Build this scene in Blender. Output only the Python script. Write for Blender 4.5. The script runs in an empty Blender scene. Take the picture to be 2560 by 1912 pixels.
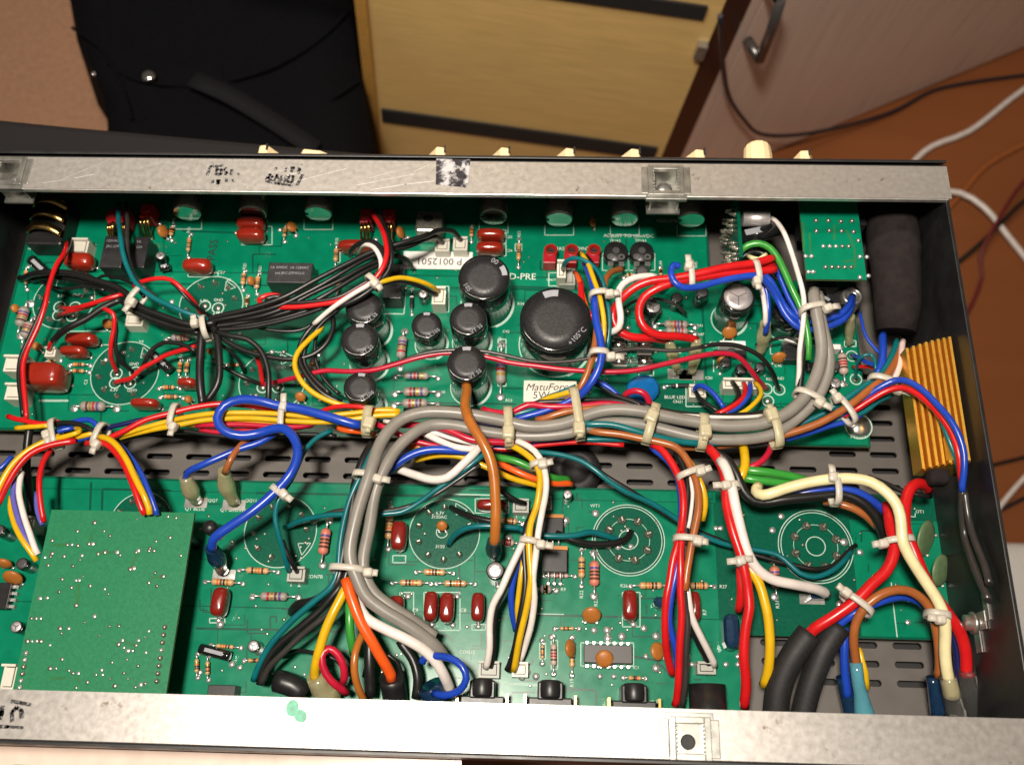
import bpy, math, random
from mathutils import Vector, Matrix
random.seed(7)
S = 0.001                                   # everything below is written in millimetres
sc = bpy.context.scene
col = sc.collection
R = math.radians

# ------------------------------------------------------------------ camera
CAM = Vector((0.0, -23.41, 431.5))
def Rz(a): return Matrix.Rotation(a, 3, 'Z')
CR = Rz(0.0857375636) @ Matrix.Rotation(0.389642214, 3, 'X') @ Rz(-0.0614232452)
FPX = 2392.85
cd = bpy.data.cameras.new('camera'); cam = bpy.data.objects.new('camera', cd); col.objects.link(cam)
cam.matrix_world = Matrix.Translation(CAM * S) @ CR.to_4x4()
cd.sensor_fit = 'HORIZONTAL'; cd.sensor_width = 36.0; cd.lens = FPX / 2560 * 36.0
cd.clip_start = 0.02; cd.clip_end = 20.0
cd.dof.use_dof = True; cd.dof.focus_distance = 0.40; cd.dof.aperture_fstop = 11.5
sc.camera = cam

# ------------------------------------------------------------------ light
w = bpy.data.worlds.new('World'); sc.world = w; w.use_nodes = True
bg = w.node_tree.nodes['Background']; bg.inputs[0].default_value = (1.0, 0.82, 0.66, 1); bg.inputs[1].default_value = 0.08
def lamp(name, loc, size, power, color, target):
    ld = bpy.data.lights.new(name, 'AREA'); ld.shape = 'DISK'; ld.size = size; ld.energy = power; ld.color = color
    o = bpy.data.objects.new(name, ld); col.objects.link(o); o.location = Vector(loc) * S
    o.rotation_euler = (Vector(target) - Vector(loc)).to_track_quat('-Z', 'Y').to_euler()
    return o
lamp('ceiling_lamp', (-95, -12, 830), 0.10, 9.0, (1.0, 0.90, 0.78), (-40, 90, 40))
lamp('background_fill', (-180, 300, 640), 0.30, 9.0, (1.0, 0.90, 0.76), (-100, 1000, 410))  # unseen fill light added to brighten the cupboard and bag behind the chassis
sc.view_settings.view_transform = 'Standard'; sc.view_settings.look = 'None'
sc.view_settings.exposure = 0.18; sc.view_settings.gamma = 1.0
sc.cycles.max_bounces = 6; sc.cycles.transparent_max_bounces = 8

# ------------------------------------------------------------------ helpers
def ray(u, v): return CR @ Vector(((u - 1280) / FPX, -(v - 956) / FPX, -1.0))
def P(u, v, z=12.0):                        # the point at height z that the photograph shows at (u, v)
    d = ray(u, v); return CAM + d * ((z - CAM.z) / d.z)
def mm(px, u, v, z=12.0): return (P(u + px / 2, v, z) - P(u - px / 2, v, z)).length
WORLD = {}
def tag(o, label=None, cat=None, group=None, kind=None):
    for k, x in (('label', label), ('category', cat), ('group', group), ('kind', kind)):
        if x: o[k] = x
    return o
def link(o, parent=None, pos=(0, 0, 0), rz=0.0, mat3=None):
    pos = Vector(pos); col.objects.link(o)
    if parent is not None:
        o.parent = parent; o.location = (pos - WORLD[parent.name]) * S
    else: o.location = pos * S
    if mat3 is not None: o.rotation_euler = mat3.to_euler()
    elif rz: o.rotation_euler = (0, 0, rz)
    WORLD[o.name] = pos
    return o
def empty(name, pos, label=None, cat=None, group=None):
    o = bpy.data.objects.new(name, None); o.empty_display_size = 0.005
    return tag(link(o, None, pos), label, cat, group)
class MB:
    def __init__(s): s.v = []; s.f = []; s.m = []; s.sm = []
    def add(s, vs, fs, m=0, smooth=False):
        b = len(s.v); s.v += [tuple(x) for x in vs]
        for f in fs: s.f.append(tuple(b + i for i in f)); s.m.append(m); s.sm.append(smooth)
        return s
    def box(s, c, d, m=0, rz=0.0, taper=1.0, M=None):
        x, y, z = d[0] / 2, d[1] / 2, d[2] / 2; vs = []
        for k, t in ((-z, 1.0), (z, taper)):
            for a, b in ((-x, -y), (x, -y), (x, y), (-x, y)):
                p = Vector((a * t, b * t, k))
                if rz: p = Rz(rz) @ p
                if M is not None: p = M @ p
                vs.append(p + Vector(c))
        return s.add(vs, [(3, 2, 1, 0), (4, 5, 6, 7), (0, 1, 5, 4), (1, 2, 6, 5), (2, 3, 7, 6), (3, 0, 4, 7)], m)
    def lathe(s, prof, n=24, m=0, c=(0, 0, 0), M=None, smooth=True, mats=None):
        rows = []; vs = []; c = Vector(c)
        for r, z in prof:
            rows.append(len(vs))
            for k in range(n):
                a = 2 * math.pi * k / n; p = Vector((r * math.cos(a), r * math.sin(a), z))
                if M is not None: p = M @ p
                vs.append(p + c)
        b = len(s.v); s.v += [tuple(x) for x in vs]
        for i in range(len(prof) - 1):
            for k in range(n):
                k2 = (k + 1) % n
                s.f.append((b + rows[i] + k, b + rows[i] + k2, b + rows[i + 1] + k2, b + rows[i + 1] + k))
                s.m.append(mats[i] if mats else m); s.sm.append(smooth)
        for i, rev in ((0, True), (len(prof) - 1, False)):
            if prof[i][0] > 1e-4:
                f = [b + rows[i] + k for k in range(n)]
                s.f.append(tuple(reversed(f)) if rev else tuple(f)); s.m.append((mats[0] if rev else mats[-1]) if mats else m); s.sm.append(False)
        return s
    def ring(s, c, r0, r1, n=40, m=0, a0=0.0, a1=2 * math.pi):
        vs = []; full = abs(a1 - a0 - 2 * math.pi) < 1e-6; k1 = n if full else n + 1
        for k in range(k1):
            a = a0 + (a1 - a0) * k / n
            vs += [(c[0] + r0 * math.cos(a), c[1] + r0 * math.sin(a), c[2]), (c[0] + r1 * math.cos(a), c[1] + r1 * math.sin(a), c[2])]
        fs = [(2 * k, 2 * k + 1, (2 * k + 3) % (2 * k1), (2 * k + 2) % (2 * k1)) for k in range(n)]
        return s.add(vs, fs, m)
    def disc(s, c, r, n=20, m=0, sx=1.0, rz=0.0):
        vs = [Vector(c) + Rz(rz) @ Vector((sx * r * math.cos(2 * math.pi * k / n), r * math.sin(2 * math.pi * k / n), 0)) for k in range(n)]
        return s.add(vs, [tuple(range(n))], m)
    def poly(s, pts, z0, z1, m=0):
        n = len(pts); vs = [(p[0], p[1], z0) for p in pts] + [(p[0], p[1], z1) for p in pts]
        a = sum(pts[i][0] * pts[(i + 1) % n][1] - pts[(i + 1) % n][0] * pts[i][1] for i in range(n))
        top = tuple(range(n, 2 * n)); bot = tuple(reversed(range(n)))
        fs = [top, bot] + [(i, (i + 1) % n, n + (i + 1) % n, n + i) for i in range(n)]
        if a < 0: fs = [tuple(reversed(f)) for f in fs]
        return s.add(vs, fs, m)
    def sheet(s, pts, m=0):
        n = len(pts); a = sum(pts[i][0] * pts[(i + 1) % n][1] - pts[(i + 1) % n][0] * pts[i][1] for i in range(n))
        f = tuple(range(n)); return s.add(pts, [f if a > 0 else tuple(reversed(f))], m)
    def line(s, a, b, wd, m=0):                                  # a flat printed stroke
        a, b = Vector(a), Vector(b); d = (b - a); d.z = 0
        if d.length < 1e-6: return s
        n = Vector((-d.y, d.x, 0)).normalized() * wd / 2
        return s.sheet([a - n, b - n, b + n, a + n], m)
    def blob(s, c, d, m=0, e=0.5, nu=14, nv=8, rz=0.0, M=None):  # rounded, box-like body
        vs = []; g = lambda x: math.copysign(abs(x) ** e, x)
        for j in range(nv + 1):
            t = -math.pi / 2 + math.pi * j / nv
            for i in range(nu):
                a = 2 * math.pi * i / nu
                p = Vector((d[0] / 2 * g(math.cos(t)) * g(math.cos(a)), d[1] / 2 * g(math.cos(t)) * g(math.sin(a)), d[2] / 2 * g(math.sin(t))))
                if rz: p = Rz(rz) @ p
                if M is not None: p = M @ p
                vs.append(p + Vector(c))
        fs = [(j * nu + i, j * nu + (i + 1) % nu, (j + 1) * nu + (i + 1) % nu, (j + 1) * nu + i) for j in range(nv) for i in range(nu)]
        return s.add(vs, fs, m, True)
    def tube(s, pts, rad, n=10, m=0, caps=True):
        pts = [Vector(p) for p in pts]; N = len(pts); b = len(s.v); rad = rad if isinstance(rad, (list, tuple)) else [rad] * N
        up = Vector((0, 0, 1)); prev = None
        for i in range(N):
            t = (pts[min(i + 1, N - 1)] - pts[max(i - 1, 0)])
            if t.length < 1e-9: t = Vector((1, 0, 0))
            t.normalize()
            if prev is None:
                a = t.cross(up) if abs(t.z) < 0.95 else t.cross(Vector((1, 0, 0)))
            else: a = prev - t * prev.dot(t)
            a.normalize(); prev = a; c = t.cross(a)
            for k in range(n):
                th = 2 * math.pi * k / n; s.v.append(tuple(pts[i] + (a * math.cos(th) + c * math.sin(th)) * rad[i]))
        for i in range(N - 1):
            for k in range(n):
                k2 = (k + 1) % n; s.f.append((b + i * n + k, b + i * n + k2, b + (i + 1) * n + k2, b + (i + 1) * n + k)); s.m.append(m); s.sm.append(True)
        if caps:
            s.f.append(tuple(b + k for k in reversed(range(n)))); s.f.append(tuple(b + (N - 1) * n + k for k in range(n))); s.m += [m, m]; s.sm += [False, False]
        return s
    def ribbon(s, pts, side, wd, th, m=0):                       # flat strap: width along `side`
        N = len(pts); b = len(s.v); pts = [Vector(p) for p in pts]; side = Vector(side).normalized()
        for i in range(N):
            t = (pts[min(i + 1, N - 1)] - pts[max(i - 1, 0)]).normalized(); nn = t.cross(side).normalized()
            for a, c in ((-1, -1), (1, -1), (1, 1), (-1, 1)): s.v.append(tuple(pts[i] + side * (a * wd / 2) + nn * (c * th / 2)))
        for i in range(N - 1):
            for k in range(4):
                k2 = (k + 1) % 4; s.f.append((b + i * 4 + k, b + i * 4 + k2, b + (i + 1) * 4 + k2, b + (i + 1) * 4 + k)); s.m.append(m); s.sm.append(k in (0, 2))
        s.f += [(b + 3, b + 2, b + 1, b), tuple(b + (N - 1) * 4 + k for k in range(4))]; s.m += [m, m]; s.sm += [False, False]
        return s
    def mesh(s, name, mats, off=(0, 0, 0)):
        me = bpy.data.meshes.new(name)
        me.from_pydata([((x - off[0]) * S, (y - off[1]) * S, (z - off[2]) * S) for x, y, z in s.v], [], s.f)
        for mt in (mats if isinstance(mats, (list, tuple)) else [mats]): me.materials.append(mt)
        me.polygons.foreach_set('material_index', s.m); me.polygons.foreach_set('use_smooth', s.sm); me.update()
        return me
    def obj(s, name, mats, parent=None, pos=(0, 0, 0), rz=0.0, mat3=None, local=True):
        me = s.mesh(name, mats, (0, 0, 0) if local else pos)
        return link(bpy.data.objects.new(name, me), parent, pos, rz, mat3)
def share(src, name, parent, pos, rz=0.0, mat3=None):
    return link(bpy.data.objects.new(name, src.data), parent, pos, rz, mat3)
def bevel(o, wd, seg=2):
    b = o.modifiers.new('bevel', 'BEVEL'); b.width = wd * S; b.segments = seg; b.limit_method = 'ANGLE'; return o
def spline(pts, step=2.2):
    p = [Vector(a) for a in pts]
    if len(p) == 2: p = [p[0], (p[0] + p[1]) / 2, p[1]]
    ext = [p[0] * 2 - p[1]] + p + [p[-1] * 2 - p[-2]]; out = []
    for i in range(1, len(ext) - 2):
        a, b, c, d = ext[i - 1:i + 3]; L = max((c - b).length, 1e-3); n = max(2, int(L / step))
        t0 = 0.0; t1 = t0 + max((b - a).length, 1e-3) ** .5; t2 = t1 + L ** .5; t3 = t2 + max((d - c).length, 1e-3) ** .5
        for k in range(n):
            t = t1 + (t2 - t1) * k / n
            A1 = a * ((t1 - t) / (t1 - t0)) + b * ((t - t0) / (t1 - t0)); A2 = b * ((t2 - t) / (t2 - t1)) + c * ((t - t1) / (t2 - t1)); A3 = c * ((t3 - t) / (t3 - t2)) + d * ((t - t2) / (t3 - t2))
            B1 = A1 * ((t2 - t) / (t2 - t0)) + A2 * ((t - t0) / (t2 - t0)); B2 = A2 * ((t3 - t) / (t3 - t1)) + A3 * ((t - t1) / (t3 - t1))
            out.append(B1 * ((t2 - t) / (t2 - t1)) + B2 * ((t - t1) / (t2 - t1)))
    return out + [p[-1]]

# ------------------------------------------------------------------ materials
MATS = {}
def mat(name, c, rough=0.45, metal=0.0, var=0.08, scale=300.0, bump=0.0, coat=0.0, trans=0.0, spec=0.5, sss=0.0, dirt=None, alpha=None, stretch=None, dscale=60.0, dlo=0.55, dhi=0.75):
    m = bpy.data.materials.new(name); m.use_nodes = True; nt = m.node_tree; b = nt.nodes['Principled BSDF']; MATS[name] = m
    b.inputs['Roughness'].default_value = rough; b.inputs['Metallic'].default_value = metal
    b.inputs['Coat Weight'].default_value = coat; b.inputs['Coat Roughness'].default_value = 0.12
    b.inputs['Transmission Weight'].default_value = trans; b.inputs['Specular IOR Level'].default_value = spec
    if sss: b.inputs['Subsurface Weight'].default_value = sss; b.inputs['Subsurface Radius'].default_value = (.002, .0018, .0014); b.inputs['Subsurface Scale'].default_value = 1.0
    if alpha is not None: b.inputs['Alpha'].default_value = alpha
    tc = nt.nodes.new('ShaderNodeTexCoord'); src = tc.outputs['Object']
    if stretch:
        mp = nt.nodes.new('ShaderNodeMapping'); mp.inputs['Scale'].default_value = stretch; nt.links.new(src, mp.inputs[0]); src = mp.outputs[0]
    no = nt.nodes.new('ShaderNodeTexNoise'); no.inputs['Scale'].default_value = scale; no.inputs['Detail'].default_value = 5; nt.links.new(src, no.inputs[0])
    rp = nt.nodes.new('ShaderNodeValToRGB'); rp.color_ramp.elements[0].position = .3; rp.color_ramp.elements[1].position = .7
    rp.color_ramp.elements[0].color = tuple(x * (1 - var) for x in c) + (1,); rp.color_ramp.elements[1].color = tuple(min(1, x * (1 + var)) for x in c) + (1,)
    nt.links.new(no.outputs[0], rp.inputs[0]); cs = rp.outputs[0]
    if dirt:
        n2 = nt.nodes.new('ShaderNodeTexNoise'); n2.inputs['Scale'].default_value = dscale; n2.inputs['Detail'].default_value = 8; n2.inputs['Roughness'].default_value = .65; nt.links.new(tc.outputs['Object'], n2.inputs[0])
        r2 = nt.nodes.new('ShaderNodeValToRGB'); r2.color_ramp.elements[0].position = dlo; r2.color_ramp.elements[1].position = dhi; nt.links.new(n2.outputs[0], r2.inputs[0])
        mx = nt.nodes.new('ShaderNodeMix'); mx.data_type = 'RGBA'; nt.links.new(r2.outputs[0], mx.inputs[0]); nt.links.new(cs, mx.inputs[6]); mx.inputs[7].default_value = tuple(dirt) + (1,); cs = mx.outputs[2]
    nt.links.new(cs, b.inputs['Base Color'])
    mr = nt.nodes.new('ShaderNodeMapRange'); mr.inputs[3].default_value = max(0.02, rough - .07); mr.inputs[4].default_value = min(1, rough + .07); nt.links.new(no.outputs[0], mr.inputs[0]); nt.links.new(mr.outputs[0], b.inputs['Roughness'])
    if bump:
        bp = nt.nodes.new('ShaderNodeBump'); bp.inputs['Strength'].default_value = bump; bp.inputs['Distance'].default_value = .0004; nt.links.new(no.outputs[0], bp.inputs['Height']); nt.links.new(bp.outputs[0], b.inputs['Normal'])
    return m
G = MATS
mat('pcb', (0.001, 0.088, 0.050), .24, spec=.35, var=.10, scale=900, bump=.05)
mat('pcb_pour', (0.001, 0.178, 0.094), .24, spec=.35, var=.10, scale=160, bump=.04)
mat('pcb_light', (0.022, 0.185, 0.085), .32, spec=.35, var=.10, scale=900, bump=.05)
mat('pcb_edge', (0.10, 0.16, 0.05), .6)
mat('trace', (0.001, 0.070, 0.042), .3, spec=.35)
mat('trace_light', (0.025, 0.155, 0.055), .36, spec=.35)
mat('silk', (0.62, 0.68, 0.62), .7, var=.15, scale=2500)
mat('silk_dim', (0.42, 0.58, 0.50), .7, var=.25, scale=2500)
mat('solder', (0.80, 0.80, 0.78), .30, metal=.8, var=.15, scale=800, bump=.3)
mat('old_solder', (0.42, 0.40, 0.34), .35, metal=.85, var=.25, scale=900, bump=.3)
mat('tin', (0.62, 0.61, 0.58), .3, metal=.9)
mat('mirror', (0.70, 0.74, 0.70), .16, metal=1.0, var=.04)
mat('gold', (0.75, 0.50, 0.18), .25, metal=1.0)
mat('steel', (0.49, 0.465, 0.44), .39, metal=.72, var=.08, scale=420, bump=.05, dirt=(.20, .155, .12), dscale=150, dlo=.65, dhi=.74)
mat('steel_edge', (0.66, 0.65, 0.62), .35, metal=.8, var=.1)
mat('zinc', (0.42, 0.42, 0.39), .33, metal=.85, var=.2, scale=200)
mat('floor_metal', (0.12, 0.108, 0.098), .55, metal=.25, var=.08, scale=120)
mat('black_paint', (0.012, 0.012, 0.013), .42, var=.3, scale=150, bump=.05)
mat('black_plastic', (0.014, 0.014, 0.015), .38, var=.2)
mat('black_matte', (0.014, 0.013, 0.014), .62, var=.25, scale=700, bump=.15)
mat('relay_black', (0.024, 0.023, 0.025), .32, var=.15)
mat('grey_plastic', (0.060, 0.058, 0.060), .45, var=.15)
mat('cap_sleeve', (0.010, 0.011, 0.011), .12, coat=.5, var=.2)
mat('cap_top', (0.022, 0.021, 0.023), .42, var=.25, scale=900, bump=.2)
mat('cap_silver', (0.74, 0.70, 0.70), .35, metal=.7, var=.08)
mat('print_grey', (0.30, 0.31, 0.34), .6)
mat('film_red', (0.27, 0.018, 0.008), .22, coat=.6, var=.10, scale=200)
mat('film_dark', (0.20, 0.012, 0.008), .25, coat=.5, var=.12, scale=200)
mat('jack_red', (0.42, 0.012, 0.022), .35, coat=.2)
mat('ceramic', (0.40, 0.14, 0.025), .42, var=.12, scale=400)
mat('ceramic_blue', (0.005, 0.13, 0.40), .35, coat=.3)
mat('ceramic_olive', (0.12, 0.19, 0.09), .45, var=.15)
mat('res_tan', (0.58, 0.34, 0.16), .35, coat=.3, var=.08)
mat('res_grey', (0.30, 0.27, 0.235), .45, var=.08)
mat('res_pink', (0.60, 0.19, 0.13), .45, var=.08)
mat('res_pale', (0.48, 0.36, 0.31), .45, var=.08)
mat('band_brown', (0.10, 0.03, 0.015), .45); mat('band_red', (0.38, 0.02, 0.02), .45); mat('band_black', (0.015, 0.012, 0.012), .45)
mat('band_gold', (0.45, 0.27, 0.06), .35, metal=.4); mat('band_orange', (0.6, 0.14, 0.02), .45); mat('band_violet', (0.10, 0.06, 0.22), .45)
mat('white_plastic', (0.66, 0.63, 0.54), .42, var=.05, sss=.1)
mat('grey_connector', (0.36, 0.36, 0.32), .45)
mat('sticker', (0.80, 0.79, 0.76), .6, var=.03)
mat('cement', (0.72, 0.68, 0.58), .75, var=.05, bump=.15)
mat('ink', (0.012, 0.012, 0.014), .6, var=.1)
mat('marker', (0.016, 0.014, 0.018), .5, var=.3, scale=1500, dirt=(.30, .29, .28), dscale=900, dlo=.50, dhi=.62)
mat('marker_patch', (0.018, 0.017, 0.024), .4, var=.3, scale=500, dirt=(.46, .45, .47), dscale=170, dlo=.47, dhi=.57)
mat('scratch', (0.74, 0.73, 0.70), .35, metal=.6)
mat('green_blot', (0.12, 0.42, 0.28), .5, var=.3, scale=600)
mat('tie', (0.74, 0.69, 0.60), .32, var=.06, trans=.25, sss=.3)
mat('tie_old', (0.60, 0.54, 0.36), .38, var=.06, trans=.2, sss=.3)
mat('sleeve', (0.62, 0.57, 0.34), .18, trans=.62, var=.1)
mat('sleeve_clear', (0.92, 0.92, 0.90), .05, trans=.97)
mat('boot_navy', (0.010, 0.035, 0.085), .2, coat=.5, var=.2, trans=.2)
mat('boot_teal', (0.004, 0.030, 0.035), .3, var=.2)
mat('boot_cyan', (0.14, 0.44, 0.54), .12, trans=.4, coat=.5)
mat('glass', (0.85, 0.95, 0.92), .04, trans=.95)
mat('heatsink_gold', (0.74, 0.41, 0.060), .42, metal=.88, var=.04, scale=700)
mat('copper_lacquer', (0.30, 0.13, 0.04), .4, metal=.7)
mat('fabric_black', (0.0032, 0.0032, 0.0042), .9, var=.3, scale=400, bump=.3, spec=.08)
mat('webbing', (0.007, 0.007, 0.009), .85, var=.3, scale=900, bump=.3, spec=.2)
mat('sleeve_cloth', (0.022, 0.018, 0.018), .95, var=.2, scale=250, bump=.2, spec=.08)
mat('tolex', (0.009, 0.008, 0.009), .75, var=.3, scale=1500, bump=.5, spec=.25)
mat('knob_cream', (0.78, 0.62, 0.38), .32, var=.04, coat=.2, sss=.1)
mat('oak', (0.63, 0.42, 0.16), .5, var=.09, scale=22, stretch=(1, 1, 14), bump=.03, dirt=(.50, .33, .13), dscale=9, dlo=.5, dhi=.95)
mat('oak_edge', (0.42, 0.22, 0.05), .5, var=.1)
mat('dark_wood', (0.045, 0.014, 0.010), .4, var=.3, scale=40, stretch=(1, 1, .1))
mat('pink_door', (0.82, 0.64, 0.54), .30, var=.07, scale=18, stretch=(6, 6, .5), bump=.02)
mat('dark_gap', (0.010, 0.010, 0.010), .7)
mat('handle_dark', (0.16, 0.15, 0.15), .3, metal=.8)
mat('cable_red', (0.13, 0.012, 0.014), .5)
mat('cable_dark', (0.012, 0.013, 0.022), .35)
mat('chrome', (0.8, 0.8, 0.82), .12, metal=1.0)
mat('laminate', (0.25, 0.080, 0.024), .42, var=.06, scale=6, stretch=(.8, 4, 1), bump=.02)
mat('carpet', (0.35, 0.195, 0.12), .95, var=.10, scale=160, bump=.3, spec=.1)
WC = dict(red=(0.56, .010, .012), crimson=(0.46, .010, .035), blue=(.012, .055, .42), navy=(.010, .014, .085), teal=(.003, .13, .145), black=(.010, .010, .010), dark=(.035, .032, .030),
          white=(.74, .68, .64), cream=(.78, .70, .40), grey=(.235, .220, .195), yellow=(.66, .40, .008), orange=(.78, .10, .012), brown=(.34, .105, .028), burnt=(.42, .135, .022), green=(.035, .27, .035), violet=(.11, .10, .42), pink=(.74, .56, .52))
for k, c in WC.items():
    mat('wire_' + k, c, .29 if k not in ('black', 'grey') else .36, var=.10, scale=140, bump=.03, dirt=tuple(x * .55 for x in c), dscale=120, dlo=.62, dhi=.9)

# ------------------------------------------------------------------ the room behind (its plumb line is not the chassis's: the amplifier lies slightly tilted)
DN = ray(1088, 1760).normalized(); HR = 1000.0
ZU = -DN; XU = (Vector((1, 0, 0)) - ZU * ZU.x).normalized(); YU = ZU.cross(XU)
RM = Matrix((XU, YU, ZU)).transposed(); RO = CAM + DN * HR
def L(u, v, h=0.0):
    d = ray(u, v); X = CAM + d * ((HR - h) / d.dot(DN)); return RM.transposed() @ (X - RO)
CL = Vector((0, 0, HR))
def LV(u, v, p, n):                          # where the ray meets the upright plane through p with normal n, room coordinates
    d = RM.transposed() @ ray(u, v); return CL + d * ((p - CL).dot(n) / d.dot(n))
def room(mb, name, m, **k):
    o = mb.obj(name, m, None, RO, mat3=RM); return tag(o, **k)
m = MB().sheet([(-3000, -1500, 0), (3000, -1500, 0), (3000, 3500, 0), (-3000, 3500, 0)])
room(m, 'floor', G['laminate'], kind='structure')
m = MB().poly([(p.x, p.y) for p in (L(-400, 420), L(560, 420), L(420, -120), L(-400, -120))], 0.5, 7)
room(m, 'carpet_mat', G['carpet'], label='tan short-pile carpet mat on the floor at the upper left', cat='carpet')
# corner cupboard
F = L(1602, 520); K1 = L(2560, 122); pd = (K1 - F); pd.z = 0; pd.normalize(); pn = Vector((pd.y, -pd.x, 0))
best = min(range(0, 600), key=lambda h: (Vector((L(1640, 385, h).x, L(1640, 385, h).y)) - Vector((F.x, F.y))).length)
A = L(950, 288, best); B = L(1640, 385, best); td = (B - A); td.z = 0; td.normalize(); tn = Vector((td.y, -td.x, 0))
cup = empty('corner_cupboard', RO, 'pale wood cupboard with a beech side, a dark edge post and a pinkish door', 'cupboard')
cup.rotation_euler = RM.to_euler()
def cpart(mb, name, m):
    me = mb.mesh(name, m); o = bpy.data.objects.new(name, me); col.objects.link(o); o.parent = cup; WORLD[o.name] = RO; return o
def wallbox(p0, p1, n, z0, z1, th, out=0.0):
    a = p0 + n * out; b = p1 + n * out; back = -n * th
    return MB().poly([(q.x, q.y) for q in (a, b, b + back, a + back)], z0, z1)
TL = LV(912, 200, B, tn); TR = LV(1733, 200, B, tn); TL.z = TR.z = 0
cpart(wallbox(TL, TR, tn, 0, 900, 18), 'side_panel', G['oak'])
TE = LV(938, 200, B, tn); TE.z = 0
cpart(wallbox(TL, TE, tn, 0, 900, 6, 5.5), 'edge_strip', G['oak_edge'])
for (ua, va, ub, vb, hpx) in ((955, 287, 1640, 380, 15), (1200, -52, 1764, 30, 17)):
    a = LV(ua, va, B, tn); b = LV(ub, vb, B, tn); z = (a.z + b.z) / 2; hh = (LV(ub, vb - hpx, B, tn).z - LV(ub, vb + hpx, B, tn).z) / 2
    if va < 0: a = b - td * 420
    cpart(wallbox(a, b, tn, z - hh, z + hh, 10, 2.5), 'groove_strip', G['dark_gap'])
q = LV(1752, 118, B, tn); cpart(MB().box((q.x + tn.x * 4, q.y + tn.y * 4, q.z), (9, 8, 18), rz=math.atan2(td.y, td.x)), 'metal_catch', G['zinc'])
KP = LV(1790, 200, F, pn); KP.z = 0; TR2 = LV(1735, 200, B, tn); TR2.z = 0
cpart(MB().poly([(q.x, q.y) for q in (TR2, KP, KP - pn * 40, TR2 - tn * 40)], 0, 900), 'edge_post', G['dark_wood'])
ztop = LV(2400, -4, F, pn).z
K2 = KP + pd * 900; S1 = LV(1815, 200, F, pn); S1.z = 0
ztop = 1100
cpart(wallbox(KP, S1 - pd * 1.0, pn, 0, ztop, 18), 'door_stile', G['pink_door'])
cpart(wallbox(S1 + pd * 1.0, K2, pn, 6, ztop, 18), 'door', G['pink_door'])
off = pn * 26; h0 = LV(1952, 0, F + off, pn) - off; h1 = LV(1900, 150, F + off, pn) - off
hb = MB().tube([h0 + off, (h0 + h1) / 2 + off * 1.05, h1 + off], 4.6, 10)
hb.tube([h0 + off * .1 - Vector((0, 0, 3)), h0 + off - Vector((0, 0, 3))], 5, 10, 1).tube([h1 + off * .1, h1 + off], 5, 10)
cpart(hb, 'handle', [G['handle_dark'], G['chrome']])
# black bag on the floor
bz = 215
out = [L(u, v, bz) for u, v in ((140, -60), (165, 60), (215, 180), (255, 240), (262, 330), (250, 480), (980, 520), (955, 400), (905, 100), (880, -60))]
m = MB(); n = len(out); cen = sum(out, Vector()) / n; rows = []
for k, (sc_, z) in enumerate(((1.06, 0), (1.05, 90), (1.0, 190), (.93, bz), (.7, bz + 14), (.4, bz + 6), (.12, bz + 10))):
    for p in out:
        q = cen + (p - cen) * sc_; m.v.append((q.x + random.uniform(-6, 6), q.y + random.uniform(-6, 6), z + random.uniform(-7, 7) * (z > 0)))
for k in range(6):
    for i in range(n): m.f.append((k * n + i, k * n + (i + 1) % n, (k + 1) * n + (i + 1) % n, (k + 1) * n + i)); m.m.append(0); m.sm.append(True)
m.f.append(tuple(6 * n + i for i in range(n))); m.m.append(0); m.sm.append(True)
bag = room(m, 'cloth_bag', G['fabric_black'], label='large slumped black cloth bag beside the beech cupboard', cat='bag')
def bagpart(mb, name, m): o = bpy.data.objects.new(name, mb.mesh(name, m)); col.objects.link(o); o.parent = bag; return o
ns = spline([L(u, v, bz + 22) for u, v in ((480, 198), (560, 232), (680, 302), (790, 375))], 12)
bagpart(MB().ribbon(ns, (DN.cross(Vector((1, .6, 0)))).normalized() if False else (.5, .86, 0), 17, 2), 'strap', G['webbing'])
for k_, sm_ in enumerate((((270, 160), (330, 196), (430, 214), (560, 205), (700, 160), (810, 90), (885, 10)), ((700, 390), (740, 320), (800, 270), (900, 200)), ((180, 70), (250, 120), (300, 200), (330, 300)))):
    bagpart(MB().tube(spline([L(u, v, bz + 12) for u, v in sm_], 12), 1.6, 8), 'seam_piping', G['fabric_black'])
c = L(372, 193, bz + 16); bagpart(MB().lathe([(6.5, 0), (6, 2), (4, 3.5), (0, 4)], 16, c=c), 'rivet', G['chrome'])
c = L(236, 185, bz - 8); bagpart(MB().lathe([(3, 0), (2.5, 2), (0, 2.5)], 12, c=c), 'rivet', G['chrome'])
# loose cables on the floor
def floor_cable(name, label, m, r, pts):
    q3 = []
    for u, v, h in pts:
        p = L(u, v, h)
        if name == 'power_cable':
            p = LV(u, v, F + pn * 14, pn)
            if p.z < 4 or u > 2300: p = L(u, v, 4)
        q3.append(p)
    ps = spline(q3, 14); o = MB().tube(ps, r * .72, 10).obj(name, G[m], None, RO, mat3=RM); tag(o, label, 'cable')
floor_cable('power_cable', 'thin dark cable looping down in front of the cupboard door', 'cable_dark', 3.2, [(1800, 40, 330), (1806, 150, 260), (1822, 240, 150), (1860, 300, 60), (1900, 335, 12), (1990, 338, 4), (2110, 316, 4), (2240, 276, 4), (2330, 228, 4), (2420, 208, 4), (2580, 186, 4)])
floor_cable('white_cable', 'white cable running behind the chassis corner to the right edge', 'wire_white', 5.0, [(2640, 170, 5), (2540, 238, 5), (2420, 330, 5), (2330, 366, 5), (2290, 398, 5), (2240, 470, 5), (2200, 520, 5)])
floor_cable('white_cable', 'white cable curving out from under the right end of the chassis', 'wire_white', 5.0, [(2250, 520, 12), (2330, 482, 12), (2400, 482, 14), (2460, 518, 18), (2520, 590, 14), (2600, 690, 8)])
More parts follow.
